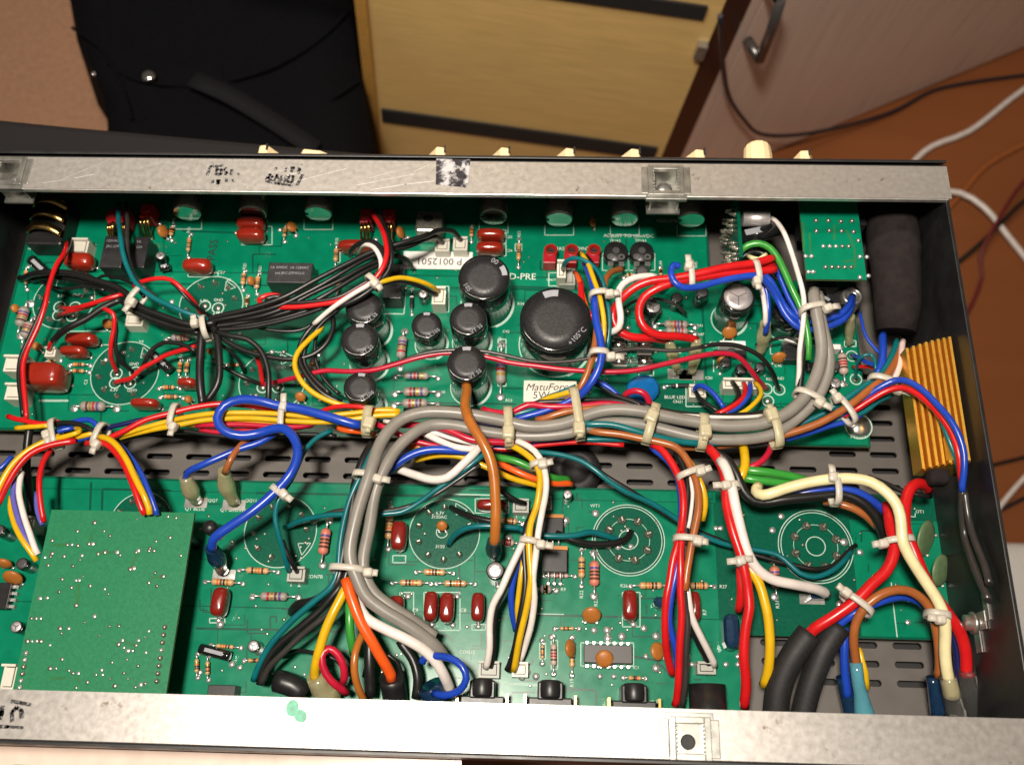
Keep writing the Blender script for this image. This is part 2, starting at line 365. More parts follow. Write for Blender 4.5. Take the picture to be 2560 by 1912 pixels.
floor_cable('tan_cable', 'tan cable lying on the wood floor at the right', 'wire_brown', 4.0, [(2640, 330, 4), (2540, 372, 4), (2460, 420, 4), (2400, 490, 4), (2330, 560, 4)])
floor_cable('red_cable', 'dark red cable crossing the white cable right of the chassis', 'cable_red', 3.2, [(2640, 400, 22), (2560, 455, 26), (2490, 560, 26), (2450, 640, 14), (2455, 690, 5), (2430, 760, 4), (2380, 840, 4), (2300, 900, 4)])
floor_cable('black_cable', 'black cable crossing the red one right of the chassis', 'wire_black', 3.4, [(2640, 440, 16), (2540, 520, 20), (2460, 600, 18), (2390, 660, 6), (2330, 710, 4), (2250, 760, 4)])
floor_cable('black_cable', 'upper thin black cable at the right edge beside the chassis', 'wire_black', 2.8, [(2640, 1120, 4), (2540, 1148, 4), (2470, 1165, 4), (2400, 1190, 4)])
floor_cable('black_cable', 'lower thin black cable at the right edge beside the chassis', 'cable_dark', 2.8, [(2640, 1210, 4), (2550, 1250, 4), (2500, 1275, 4), (2440, 1300, 4)])
floor_cable('white_cable', 'pale cable lying below the right wall at the right edge', 'wire_white', 4.0, [(2640, 1120, 8), (2560, 1195, 8), (2500, 1265, 8), (2440, 1350, 8)])
m = MB().blob(L(2575, 1500, 40), (150, 110, 80), 0, .35, 20, 10)
room(m, 'plug_block', G['sticker'], label='pale plastic socket block on the floor at the right edge', cat='socket')

# black cabinet under the chassis
pts = [P(-500, 243, -16), P(160, 309, -16), P(1180, 400, -16), P(1420, 421, -16)]
pts = [(p.x, p.y) for p in pts] + [(170, 190), (170, -8), (-330, -8)]
o = MB().poly(pts, -430, -16).obj('speaker_cabinet', G['tolex'], None, (0, 0, 0)); bevel(o, 5, 3)
tag(o, 'black textured cabinet under the amplifier chassis, its edge showing behind the knobs', 'cabinet')

# ------------------------------------------------------------------ chassis
XL, XR, YN, YF, YO, ZT = -272.0, 175.2, 0.0, 215.0, 231.8, 70.0
ch = empty('amplifier_chassis', (-48, 107, -1.2), 'open steel amplifier chassis with silver rims and black painted walls', 'chassis')
def cp(mb, name, m, wd=0.0):
    o = mb.obj(name, m, ch, WORLD[ch.name], local=False)
    if wd: bevel(o, wd)
    return o
def slot_cell(m, x0, x1, y0, y1, cx, cy, L_, W_, z):
    n = 16; hole = []; r = W_ / 2; a = L_ / 2 - r
    for k in range(n):
        t = 2 * math.pi * (k + .5) / n; hole.append((cx + math.copysign(a, math.cos(t)) + r * math.cos(t), cy + r * math.sin(t)))
    outer = []
    for hx, hy in hole:
        t = math.atan2((hy - cy) / (y1 - y0), (hx - cx) / (x1 - x0)); c_, s_ = math.cos(t), math.sin(t); k = .5 / max(abs(c_), abs(s_))
        outer.append((cx + c_ * k * (x1 - x0), cy + s_ * k * (y1 - y0)))
    # pin four of the outer points to the cell's corners so that neighbouring cells close up
    for ex, ey in ((x0, y0), (x1, y0), (x1, y1), (x0, y1)):
        i = min(range(n), key=lambda j: (outer[j][0] - ex) ** 2 + (outer[j][1] - ey) ** 2); outer[i] = (ex, ey)
    vs = [(x, y, z) for x, y in outer] + [(x, y, z) for x, y in hole] + [(x, y, z - 1.2) for x, y in hole]
    fs = []
    for k in range(n):
        k2 = (k + 1) % n; fs += [(k, k2, n + k2, n + k), (n + k, n + k2, 2 * n + k2, 2 * n + k)]
    m.add(vs, fs)
m = MB(); px_, py_ = 19.0, 7.9
g0 = P(690, 1186, 0); ox, oy = g0.x, g0.y
xs = [XL]; x = ox - px_ * math.floor((ox - px_ / 2 - XL) / px_) - px_ / 2
while x < XR - 1: xs.append(x); x += px_
xs.append(XR)
ys = [-16.8]; y = oy - py_ * math.floor((oy - py_ / 2 + 16.8) / py_) - py_ / 2
while y < 259: ys.append(y); y += py_
ys.append(260.0)
rowset = {}
for j in range(len(ys) - 1):
    cy = (ys[j] + ys[j + 1]) / 2
    for i in range(len(xs) - 1):
        x0, x1, y0, y1 = xs[i], xs[i + 1], ys[j], ys[j + 1]; cx = (x0 + x1) / 2
        slot = x1 - x0 > 17 and y1 - y0 > 7 and (100 < cy < 116 or (cx > 95 and 12 < cy < 37) or (cx > 132 and 116 < cy < 160))
        if slot: slot_cell(m, x0, x1, y0, y1, cx, cy, 12.6, 2.9, 0.0)
        else: m.sheet([(x0, y0, 0), (x1, y0, 0), (x1, y1, 0), (x0, y1, 0)])
cp(m, 'floor_pan', G['floor_metal'])
cp(MB().box(((XL + XR) / 2, 121, -9), (XR - XL, 276, 1.5)), 'slot_blackout', G['black_matte'])  # black sheet added below the floor pan so the vent slots look dark
def slant(x0, x1, y0, y1, th, z0, z1):                           # the front panel leans out towards its foot
    return MB().add([(x0, y0, z0), (x1, y0, z0), (x1, y0 + th, z0), (x0, y0 + th, z0), (x0, y1, z1), (x1, y1, z1), (x1, y1 + th, z1), (x0, y1 + th, z1)], [(3, 2, 1, 0), (4, 5, 6, 7), (0, 1, 5, 4), (1, 2, 6, 5), (2, 3, 7, 6), (3, 0, 4, 7)])
YB = 260.0
cp(slant(XL - 1.5, XR + 1.5, YB, YO, 1.5, 0, 68.7), 'front_wall', G['black_paint'])
cp(slant(XL - 1.6, XR + 2.4, YB + 2.0, YO + 1.62, 1.6, -1, 70.4), 'front_face_plate', G['black_paint'], .4)
for x0 in (XR, XL - 1.6):
    pr = [(-16.8, 0), (YB - .2, 0), (YO - .2, 68.4), (-16.8, 68.4)]; vs = [(x0, y, z) for y, z in pr] + [(x0 + 1.6, y, z) for y, z in pr]
    cp(MB().add(vs, [(3, 2, 1, 0), (4, 5, 6, 7), (0, 1, 5, 4), (1, 2, 6, 5), (2, 3, 7, 6), (3, 0, 4, 7)]), 'end_wall', G['black_paint'], .3)
cp(MB().box(((XL + XR) / 2, -17.6, 34.3), (XR - XL + 3, 1.5, 68.6)), 'rear_wall', G['black_paint'])
def flange(name, y0, y1, holes, lip):
    m = MB(); x = XL - 1.5; zc = ZT - .6
    for hx0, hx1, hy0, hy1 in holes:
        if hx0 > x: m.box(((x + hx0) / 2, (y0 + y1) / 2, zc), (hx0 - x, y1 - y0, 1.2))
        if hy0 > y0: m.box(((hx0 + hx1) / 2, (y0 + hy0) / 2, zc), (hx1 - hx0, hy0 - y0, 1.2))
        if y1 > hy1: m.box(((hx0 + hx1) / 2, (y1 + hy1) / 2, zc), (hx1 - hx0, y1 - hy1, 1.2))
        x = hx1
    m.box(((x + XR + 2.2) / 2, (y0 + y1) / 2, zc), (XR + 2.2 - x, y1 - y0, 1.2))
    return cp(m, name, G['steel'])
def hole(u0, u1, v0, v1): a = P(u0, v1, ZT); b = P(u1, v0, ZT); return (a.x, b.x, a.y, b.y)
h1 = hole(1634, 1695, 426, 478); h0 = hole(-10, 55, 405, 452); h2 = hole(1690, 1760, 1809, 1882)
h0 = (max(h0[0], XL), h0[1], h0[2], h0[3])
ff = flange('front_rim', YF, YO, [h0, h1], YF)
m = MB(); m.box(((XL + XR) / 2, YF + .05, ZT - 1.6), (XR - XL + 2, .9, 2.4)); cp(m, 'rim_lip', G['steel_edge'], .35)
rf = flange('rear_rim', -16.8, YN, [h2], YN)
m = MB(); m.box(((XL + XR) / 2, -16.9, ZT - 2.4), (XR - XL + 2, 1.2, 4.4)); cp(m, 'rim_fold', G['black_matte'], .6)
def bracket(h, rear=False):
    cx, cy = (h[0] + h[1]) / 2, (h[2] + h[3]) / 2; w_, d_ = h[1] - h[0], h[3] - h[2]; m = MB(); t = 2.3; z = ZT + .5
    m.box((h[0] - t / 2, cy, z), (t, d_ + 2 * t, 1.0)); m.box((h[1] + t / 2, cy, z), (t, d_ + 2 * t, 1.0))
    m.box((cx, h[2] - t / 2, z), (w_, t, 1.0)); m.box((cx, h[3] + t / 2, z), (w_, t, 1.0))
    for sx in (-1, 1):
        xx = h[0] - t if sx < 0 else h[1] + t
        m.box((xx + sx * 1.5, cy, ZT + .15), (3, d_ + 3, .5))
        for k in range(7): m.box(((h[0] if sx < 0 else h[1]) - sx * .25, h[2] + d_ * (k + .5) / 7, ZT - 1), (.8, d_ / 14, 3.4))
    yy = (h[2] if not rear else h[3])
    m.box((cx, yy + (-2.6 if not rear else 2.2), ZT - 1.0), (w_ + 7, 3.2, 2.2))
    o = cp(m, 'captive_nut_frame', G['zinc'], .25)
    zz = ZT - (13 if not rear else 1.9)
    m = MB()
    if rear:
        r = mm(38, 1720, 1854, zz) / 2; q = P(1720, 1854, zz)
        vs = []; n = 20
        for k in range(n):
            a = 2 * math.pi * (k + .5) / n; c_, s_ = math.cos(a), math.sin(a); e = .5 / max(abs(c_), abs(s_))
            vs += [(q.x + r * c_, q.y + r * s_, zz), (cx + c_ * e * (w_ + 1), cy + s_ * e * (d_ + 1), zz), (q.x + r * c_, q.y + r * s_, zz - 5)]
        fs = []
        for k in range(n):
            a, b = 3 * k, 3 * ((k + 1) % n); fs += [(a, a + 1, b + 1, b), (a + 2, a, b, b + 2)]
        m.add(vs, fs); cp(m, 'nut_plate', G['zinc'])
        cp(MB().disc((q.x, q.y, zz - 5), r + .5, 20), 'nut_bore', G['black_matte'])
    else:
        m.box((cx, cy - 1, zz), (w_ + 4, d_ + 5, 1.0)); m.box((cx, h[3] + 1.4, zz + 6), (w_ + 2, .8, 11.0)).box((h[0] - .6, cy, zz + 6), (.8, d_ + 3, 11)).box((h[1] + .6, cy, zz + 6), (.8, d_ + 3, 11)); cp(m, 'nut_plate', G['zinc'])
        m = MB().lathe([(3.8, 0), (3.6, 1.4), (2.4, 2.4), (.01, 2.7)], 18, c=(cx, cy - .6, zz + 5.5)); m.lathe([(2.6, 0), (2.6, 5.4)], 14, c=(cx, cy - .6, zz + .5)); cp(m, 'screw', G['tin'])
bracket(h0); bracket(h1); bracket(h2, True)
# marks on the rims
def stroke(pts, wd, m, z=ZT + .06):
    ps = [P(u, v, z) for u, v in pts]; mb = MB()
    for a, b in zip(ps, ps[1:]): mb.line(a, b, wd * random.uniform(.8, 1.2)); 
    for p in ps[1:-1]: mb.disc(p, wd * .5, 8)
    return mb
def marks(parent_mb_list, name, m):
    mb = MB(); k = 0
    for x_ in parent_mb_list:
        b = len(mb.v); mb.v += [(v[0], v[1], v[2] + .004 * k) for v in x_.v]; mb.f += [tuple(b + i for i in f) for f in x_.f]; mb.m += x_.m; mb.sm += x_.sm; k += 1
    return cp(mb, name, G[m])
MW = 1.25
def A1(x, y): return (x / 3.16, 360 + y / 3.16)
def A2(x, y): return (640 + x / 3.16, 360 + y / 3.16)
def A3(x, y): return (1280 + x / 3.16, 360 + y / 3.16)
def A4(x, y): return (1860 + x / 3.16, 360 + y / 3.16)
def D1(x, y): return (x / 3.16, 1440 + y / 3.16)
s1 = [[A1(1635, 250), A1(1665, 178), A1(1765, 172)], [A1(1715, 180), A1(1705, 240), A1(1745, 240), A1(1750, 200), A1(1705, 205)], [A1(1790, 185), A1(1770, 205), A1(1795, 225), A1(1775, 245)], [A1(1830, 200), A1(1825, 245)], [A1(1875, 230), A1(1892, 245)],
      [A1(1680, 285), A1(1680, 310)], [A1(1715, 320), A1(1735, 290), A1(1715, 290), A1(1735, 318)], [A1(1785, 275), A1(1790, 300)], [A1(1835, 280), A1(1850, 300)]]
marks([stroke(p, MW, 0) for p in s1], 'marker_scribble', 'marker')
s2 = [[A2(240, 185), A2(232, 222)], [A2(268, 190), A2(300, 188), A2(275, 222)], [A2(325, 190), A2(348, 200), A2(332, 222), A2(345, 240)], [A2(370, 240), A2(322, 330)], [A2(75, 290), A2(110, 240), A2(130, 260), A2(95, 268), A2(140, 300)], [A2(140, 300), A2(165, 245), A2(185, 300)], [A2(200, 250), A2(195, 305)], [A2(235, 250), A2(225, 310)], [A2(200, 280), A2(235, 282)], [A2(258, 252), A2(295, 258), A2(285, 305), A2(250, 300), A2(258, 255)], [A2(75, 292), A2(180, 315), A2(290, 330)], [A2(150, 190), A2(165, 200)]]
marks([stroke(p, MW, 0) for p in s2], 'marker_scribble', 'marker')
marks([MB().sheet([P(*A2(a, b), ZT + .06) for a, b in ((1425, 118), (1695, 122), (1672, 320), (1655, 345), (1560, 335), (1420, 322))])], 'marker_patch', 'marker_patch')
marks([stroke(p, w_, 0) for p, w_ in (([D1(85, 985), D1(160, 998), D1(245, 1015)], 1.3), ([D1(-60, 1183), D1(60, 1188), D1(185, 1195)], 1.3), ([D1(95, 1150), D1(95, 1070), D1(130, 1035), D1(168, 1060), D1(172, 1120)], 1.6), ([D1(20, 1020), D1(10, 1080), D1(-10, 1130)], 2.2))], 'marker_scribble', 'marker')
q = P(731, 1769, ZT + .06); marks([MB().disc(q, 3.0, 14, sx=.8), MB().disc((q.x + 3.2, q.y - 2.6, q.z), 2.2, 12, sx=1.2, rz=-.6)], 'green_stain', 'green_blot')
sl = []
for k in range(16):
    u = random.uniform(60, 1250); v = random.uniform(415, 470); ln = random.uniform(20, 150); sl.append(stroke([(u, v), (u + ln, v - ln * random.uniform(.1, .45))], random.uniform(.15, .45), 0))
sl = [x for x in sl if all(p[1] < YO - .5 and p[1] > YF + .6 for p in x.v)]
sl.append(stroke([A2(900, 365), A2(1180, 320), A2(1410, 295)], .6, 0))
marks(sl, 'scratch_marks', 'scratch')['kind'] = 'stuff'
# screw lug and scraped paint on the end wall
q = P(2480, 1545, 36); m = MB().box((XR - .3, q.y + 6, 47), (.5, 17, 4.0)).box((XR - .5, q.y - 2, 41), (.5, 7, 9)).box((XR - .4, q.y - 9, 36), (.5, 9, 5)); cp(m, 'scraped_patch', G['zinc'])
Mx = Matrix.Rotation(-math.pi / 2, 3, 'Y')
cp(MB().lathe([(4.4, 0), (4.4, 1.2), (3.2, 1.2), (3.2, 4), (.01, 4.6)], 16, c=(XR - .9, q.y - 2, 36), M=Mx), 'ground_screw', G['tin'])
# knobs and potentiometers along the front
def knob(u, v, zc, rot, ln):
    p = P(u, v, zc + 8); YK = 249.5
    My = Matrix.Rotation(-math.pi / 2, 3, 'X'); m = MB()
    m.lathe([(9.2, 0), (9.2, 5), (8.2, 6.5), (.01, 6.5)], 28, M=My)
    a = Rz(0); pts = [(-5.0, -8.5), (5.0, -8.5), (6.0, 2), (2.2, ln), (-2.2, ln), (-6.0, 2)]; c_, s_ = math.cos(rot), math.sin(rot)
    pr = [(x * c_ - y * s_, x * s_ + y * c_) for x, y in pts]
    vs = [(x, 6.0, z) for x, z in pr] + [(x * .92, 13.0, z * .95) for x, z in pr]; n = len(pr)
    m.add(vs, [tuple(range(n)), tuple(reversed(range(n, 2 * n)))] + [((i + 1) % n, i, n + i, n + (i + 1) % n) for i in range(n)])
    k = m.obj('control_knob', G['knob_cream'], ch, (p.x, YK, zc)); bevel(k, 2.4, 4)
    d = Vector((-s_, 0, c_)); ind = MB().box((d.x * ln * .5 + 2, 11.4, d.z * ln * .5 + .2), (.8, 3.6, ln * 1.0), M=Matrix.Rotation(-rot, 3, 'Y'))
    ind.obj('pointer_line', G['ink'], k, (p.x, YK, zc)); return k
for u, rot in ((665, .15), (790, 1.0), (1092, -.2), (1253, -.2), (1415, -.2), (1578, -.2), (1742, -.15), (2015, .1)): knob(u, 392, 29, rot, 10.5)
p = P(1893, 375, 30)
k = MB().lathe([(7.0, 0), (7.0, 15), (6.5, 20), (5.2, 21.5), (.01, 21.5)], 14, M=Matrix.Rotation(-math.pi / 2, 3, 'X'), smooth=False).obj('selector_knob', G['knob_cream'], ch, (p.x, 249.5, 30)); bevel(k, .6)
p = P(480, 386, 30); MB().box((0, 5, 0), (14, 10, 10)).obj('rocker_switch', G['white_plastic'], ch, (p.x, 249, 29))
# pale strip of sockets under the rear rim
m = MB().box(((XL + P(1150, 1890, 20).x) / 2, -27.2, 9), (P(1150, 1890, 20).x - XL, 17, 2)); cp(m, 'rear_socket_strip', G['pink_door'])
for u in (55, 150, 290, 330, 455, 622, 800):
    q = P(u, 1900, 12); MB().blob((0, 0, 0), (random.uniform(4, 9), 6, 5), 0, .5).obj('socket_block', G['black_plastic'], ch, (q.x, -28.5, 13.4))

# ------------------------------------------------------------------ circuit boards
BZ = 12.0
def board(name, pts, z, label, m='pcb', edge=True):
    c = sum((Vector((p[0], p[1], 0)) for p in pts), Vector()) / len(pts); c.z = z - 1.6
    mb = MB().poly(pts, z - 1.6, z); mb.m[-len(pts):] = [1] * len(pts)
    o = mb.obj(name, [G[m], G['pcb_edge']], None, c, local=False); return tag(o, label, 'circuit board')
ux1, ux2 = P(1770, 600).x, P(2161, 980).x; uyb = P(1300, 1100).y; uyn = P(1800, 700).y
upper = board('preamp_board', [(-265.5, uyb), (ux2, uyb), (ux2, uyn), (ux1, uyn), (ux1, 253), (-265.5, 253)], BZ, 'large green circuit board along the front rim, crowded with black capacitors')
lyt = P(1280, 1215).y; lxr = P(2366, 1430).x; lyb = P(2200, 1596).y; lxs = P(1862, 1640).x
lower = board('power_board', [(XL + 1, -12), (lxs, -12), (lxs, lyb), (lxr, lyb), (lxr, lyt), (XL + 1, lyt)], BZ, 'large green circuit board along the rear rim with tube socket rings')
DZ = 36.0
dpts = [P(126, 1274, DZ), P(482, 1281, DZ), P(418, 1745, DZ), P(30, 1745, DZ)]
dx0 = (dpts[0].x + dpts[3].x) / 2; dx1 = (dpts[1].x + dpts[2].x) / 2; dy1 = (dpts[0].y + dpts[1].y) / 2
daughter = board('daughter_board', [(dx0, dy1 - 92), (dx1, dy1 - 92), (dx1, dy1), (dx0, dy1)], DZ, 'small light green circuit board mounted solder side up over the rear left corner', 'pcb_light')
SZ = 46.0
a = P(1994, 470, SZ); b = P(2178, 700, SZ)
switch = board('switch_board', [(a.x, b.y), (b.x - 2, b.y), (b.x - 2, a.y), (a.x, a.y)], SZ, 'small green circuit board with rows of solder joints beside the black sleeve', 'pcb_pour')
BOARDS = {'U': (upper, BZ), 'L': (lower, BZ), 'D': (daughter, DZ), 'S': (switch, SZ)}
SILK = {k: MB() for k in 'ULDS'}; TR = {k: MB() for k in 'ULDS'}; TRN = [0]
def pour(k, quads, m='pcb_pour'):
    B_, z = BOARDS[k]; mb = MB()
    for i, qd in enumerate(quads): mb.sheet([Vector((p[0], p[1], z + .03)) for p in qd])
    mb.obj('copper_area', G[m], B_, WORLD[B_.name], local=False)
def rect(x0, x1, y0, y1): return [(x0, y0), (x1, y0), (x1, y1), (x0, y1)]
pour('U', [rect(-264, ux1 - 1, uyn + .4, 252), rect(-264, P(1450, 800).x, P(1300, 720).y, uyn - .3), rect(-264, P(1500, 900).x, uyb + 1.2, P(1300, 722).y - .8), rect(P(1510, 900).x, P(1760, 900).x, P(1500, 955).y, uyn - .3), rect(P(1766, 900).x, ux2 - 1, P(1500, 1000).y, uyn - .3), rect(P(1830, 900).x, ux2 - 1, uyb + 1, P(1500, 1003).y)])
xd = P(1790, 1400).x
pour('L', [rect(XL + 2, P(1788, 1240).x, P(1280, 1245).y, lyt - 1), rect(XL + 2, xd, P(1280, 1533).y, P(1280, 1247).y), rect(XL + 2, P(1860, 1640).x, -11.5, P(1280, 1536).y), rect(P(2150, 1550).x, lxr - 1, lyb + 1, P(2200, 1300).y)])
def silk_line(k, pts, wd=.45):
    z = BOARDS[k][1] + .10; ps = [P(u, v, z) for u, v in pts]
    for a, b in zip(ps, ps[1:]): SILK[k].line(a, b, wd)
def silk_box(k, u0, v0, u1, v1, wd=.45): silk_line(k, [(u0, v0), (u1, v0), (u1, v1), (u0, v1), (u0, v0)], wd)
def silk_ring(k, u, v, rpx, wd=.35):
    z = BOARDS[k][1] + .10; c = P(u, v, z); r = mm(2 * rpx, u, v, z) / 2; SILK[k].ring(c, r - wd / 2, r + wd / 2, 48); return c, r
def trace(k, pts, wd=.9):
    z = BOARDS[k][1] + .045
    for a, b in zip(pts, pts[1:]): TRN[0] += 1; TR[k].line(P(a[0], a[1], z + .0003 * (TRN[0] % 40)), P(b[0], b[1], z + .0003 * (TRN[0] % 40)), wd)
def text(k, s, u, v, size, rot=0.0, m='silk', z=None, parent=None, shear=0.0, name='silkscreen_text', align='CENTER'):
    B_, bz = BOARDS[k]; z = bz + .12 if z is None else z; cu = bpy.data.curves.new(name, 'FONT'); cu.body = s; cu.size = size * S; cu.align_x = align; cu.align_y = 'CENTER'; cu.shear = shear; cu.resolution_u = 2
    cu.materials.append(G[m]); return link(bpy.data.objects.new(name, cu), parent or B_, P(u, v, z), rot)
BLOB = {}
def solder(k, u, v, d=2.2, m='solder', name='solder_joint', h=.45, z=None):
    B_, bz = BOARDS[k]; z = bz if z is None else z; key = (round(d, 1), m, h)
    if key not in BLOB:
        r = d / 2; BLOB[key] = MB().lathe([(r, 0.02), (r * .85, h * .5 * d), (r * .4, h * d), (.01, h * d * 1.1)], 10).mesh(name, G[m])
    return link(bpy.data.objects.new(name, BLOB[key]), B_, P(u, v, z + .1), random.uniform(0, 3))
BANDS = {'tan': ('res_tan', ['band_brown', 'band_black', 'band_orange', 'band_gold']), 'grey': ('res_grey', ['band_brown', 'band_red', 'band_violet', 'band_gold']), 'pink': ('res_pink', ['band_violet', 'band_brown', 'band_brown', 'band_brown']),
         'pale': ('res_pale', ['band_brown', 'band_red', 'band_red', 'band_brown']), 'diode': ('black_plastic', ['sticker', 'black_plastic', 'black_plastic', 'black_plastic'])}
def resistor(k, u1, v1, u2, v2, dpx, kind='tan', lift=.8, ref=None, body=.58):
    B_, bz = BOARDS[k]; um, vm = (u1 + u2) / 2, (v1 + v2) / 2; r = mm(dpx, um, vm, bz + 3) / 2; zc = bz + r + lift
    a, b = P(u1, v1, bz), P(u2, v2, bz); c = P(um, vm, zc); d = b - a; Ls = d.length; an = math.atan2(d.y, d.x); bl = Ls * body
    bm, bs = BANDS[kind]; bs = list(bs); 
    if kind in ('tan', 'grey'): random.shuffle(bs)
    MX = Matrix.Rotation(math.pi / 2, 3, 'Y'); h = bl / 2; e = r * 1.0
    pr = [(.01, -h), (r * .55, -h + .02), (r * .96, -h + e * .45), (r, -h + e * .9)]; mt = [0, 0, 0]
    for i, f in enumerate((-.45, -.12, .18, .52)):
        x = f * (h - e * .3); wv = max(.35, bl * .045); pr += [(r * .95, x - wv), (r * .95, x + wv)]; mt += [0, i + 1]
    pr += [(r, h - e * .9), (r * .96, h - e * .45), (r * .55, h - .02), (.01, h)]; mt += [0, 0, 0, 0]
    o = MB().lathe(pr, 12, M=MX, mats=mt[:len(pr) - 1]).obj('resistor' if kind != 'diode' else 'diode', [G[bm]] + [G[x] for x in bs], B_, c, an)
    lr = min(.45, r * .35); m = MB(); zd = bz - zc
    for s_ in (-1, 1):
        m.tube([(s_ * h * .96, 0, 0), (s_ * (Ls / 2 - .5), 0, 0), (s_ * (Ls / 2 - .1), 0, -lr), (s_ * Ls / 2, 0, zd + .2)], lr, 6)
        pr_ = max(1.35, r * .9); m.lathe([(pr_, zd + .08), (pr_ * .8, zd + .5), (lr * 1.4, zd + .9)], 10, c=(s_ * Ls / 2, 0, 0))
    m.obj('lead_wires', G['solder'], o, c); 
    return o
def film(k, u, v, wpx, hpx, rot=0, m='film_red', hmm=9.5, e=.55, name='film_capacitor'):
    B_, bz = BOARDS[k]; zc = bz + 1.2 + hmm / 2; w_ = mm(wpx, u, v, zc); h_ = mm(hpx, u, v, zc) * (1.0 if hpx > 60 else .9)
    c = P(u, v, zc); o = MB().blob((0, 0, 0), (w_, h_, hmm), 0, e, 18, 10).obj(name, G[m], B_, c, R(rot))
    lg = MB(); ax = (w_ * .36, 0) if w_ > h_ else (0, h_ * .36)
    for s_ in (-1, 1): lg.tube([(s_ * ax[0], s_ * ax[1], -hmm * .4), (s_ * ax[0], s_ * ax[1], -hmm / 2 - 1.2)], .4, 6); lg.lathe([(1.3, -hmm / 2 - 1.15), (.5, -hmm / 2 - .5)], 8, c=(s_ * ax[0] * 1.18, s_ * ax[1] * 1.18, 0))
    lg.obj('leads', G['solder'], o, c); return o
def elec(k, u, v, rpx, zt, kind='black', marks_=True, name='electrolytic_capacitor', tilt=None, sil=True, label=None, z0=None):
    B_, bz = BOARDS[k]; r = mm(2 * rpx, u, v, zt) / 2; H = zt - bz; c = P(u, v, zt); c.z = bz
    top = 'cap_silver' if kind == 'silver' else ('cap_top' if r > 4 else 'grey_plastic')
    pr = [(r, 0), (r, H * .86 if r > 4 else H * .8), (r * .955, H * .89), (r * .955, H * .91), (r, H * .935), (r, H - .9), (r * .985, H - .35), (r * .955, H - .08), (r * .92, H), (r * .86, H)]; mt = [0] * 9
    M3 = None if tilt is None else Matrix.Rotation(tilt[0], 3, 'X') @ Matrix.Rotation(tilt[1], 3, 'Y')
    o = MB().lathe(pr, 32 if r > 4 else 18, mats=mt).obj(name, [G['cap_sleeve']], B_, c, mat3=M3)
    if label: o['label'] = label
    pc = c
    t = MB().lathe([(r * .86, H - .25), (r * .86, H + .03), (r * .5, H + .10), (.01, H + .12)], 28); t.obj('top_disc', G[top], o, pc)
    if kind == 'silver':
        sc_ = MB()
        for q in range(3):
            d = Vector((math.cos(q * 2.094 + .5), math.sin(q * 2.094 + .5), 0)); sc_.line(Vector((0, 0, H + .18 + q * .01)), d * r * .6 + Vector((0, 0, H + .18 + q * .01)), .35)
        sc_.obj('vent_score', G['grey_plastic'], o, pc)
    if marks_ and r > 4:
        a0 = marks_ if not isinstance(marks_, bool) else random.uniform(.9, 1.9)
        MB().ring((0, 0, H + .16), r * .70, r * .90, 10, 0, a0 - .26, a0 + .26).obj('polarity_mark', G['print_grey'], o, pc)
        z_ = MB()
        for i in range(6): z_.box((r * 1.003 * math.cos(a0 + .02 * i - .06), r * 1.003 * math.sin(a0 + .02 * i - .06), H * .45), (.3, .3, H * .8), rz=a0)
    if r > 4:
        zz = bz + .10; SILK[k].ring((c.x, c.y, zz), r + .5, r + .95, 40)
        SILK[k].ring((c.x, c.y, zz + .004), r + .3, r + 1.5, 20, 0, -1.2, 1.1)
    return o
def cap_text(o, s, size, ang, frac, H, r):
    cu = bpy.data.curves.new('sleeve_print', 'FONT'); cu.body = s; cu.size = size * S; cu.align_x = 'CENTER'; cu.align_y = 'CENTER'; cu.materials.append(G['print_grey']); cu.resolution_u = 2
    t = bpy.data.objects.new('sleeve_print', cu); col.objects.link(t); t.parent = o; t.location = (r * frac * math.cos(ang) * S, r * frac * math.sin(ang) * S, (H + .2) * S); t.rotation_euler = (0, 0, ang + math.pi / 2)
def ceramic(k, u, v, wpx, hpx, m='ceramic', lean=.9, rz=None):
    B_, bz = BOARDS[k]; zc = bz + 4.5; w_ = mm(wpx, u, v, zc); h_ = mm(hpx, u, v, zc); c = P(u, v, zc)
    if w_ >= h_: d = w_; th = 0.0
    else: d = h_; th = math.pi / 2
    if rz is not None: th = rz
    ratio = min(w_, h_) / d; lean = math.asin(min(1, max(.25, ratio)))
    M3 = Rz(th) @ Matrix.Rotation(math.pi / 2 - lean, 3, 'X')
    o = MB().lathe([(.01, -1.3), (d * .3, -1.1), (d * .44, -.7), (d * .5, 0), (d * .44, .7), (d * .3, 1.1), (.01, 1.3)], 20, M=M3).obj('ceramic_capacitor', G[m], B_, c)
    lg = MB()
    for s_ in (-1, 1):
        a = Rz(th) @ Vector((s_ * d * .28, 0, 0)); low = (M3 @ Vector((0, -d * .42, 0))); lg.tube([a + low, a * 1.1 + Vector((low.x, low.y, bz - zc + .2))], .35, 6); lg.lathe([(1.0, bz - zc + .08), (.4, bz - zc + .7)], 8, c=(a.x * 1.1 + low.x, a.y * 1.1 + low.y, 0))
    lg.obj('leads', G['solder'], o, c); return o
def connector(k, u, v, wpx, hpx, zt, m='white_plastic', rz=0.0, pins=2, name='wire_connector'):
    B_, bz = BOARDS[k]; c = P(u, v, zt); w_ = mm(wpx, u, v, zt); d_ = mm(hpx, u, v, zt); H = zt - bz; c.z = bz
    m_ = MB(); m_.box((0, d_ / 2 - .5, H / 2), (w_, 1.0, H)); m_.box((0, -d_ / 2 + .5, H * .4), (w_, 1.0, H * .8)); m_.box((-w_ / 2 + .5, 0, H * .4), (1, d_ - 2, H * .8)); m_.box((w_ / 2 - .5, 0, H * .4), (1, d_ - 2, H * .8)); m_.box((0, 0, H * .2), (w_ - 2, d_ - 2, H * .4))
    o = m_.obj(name, G[m], B_, c, rz); pm = MB()
    pm.box((0, 0, H * .62), (w_ - 2.6, d_ - 2.6, H * .44)); pm.obj('plug', G[m], o, c); return o
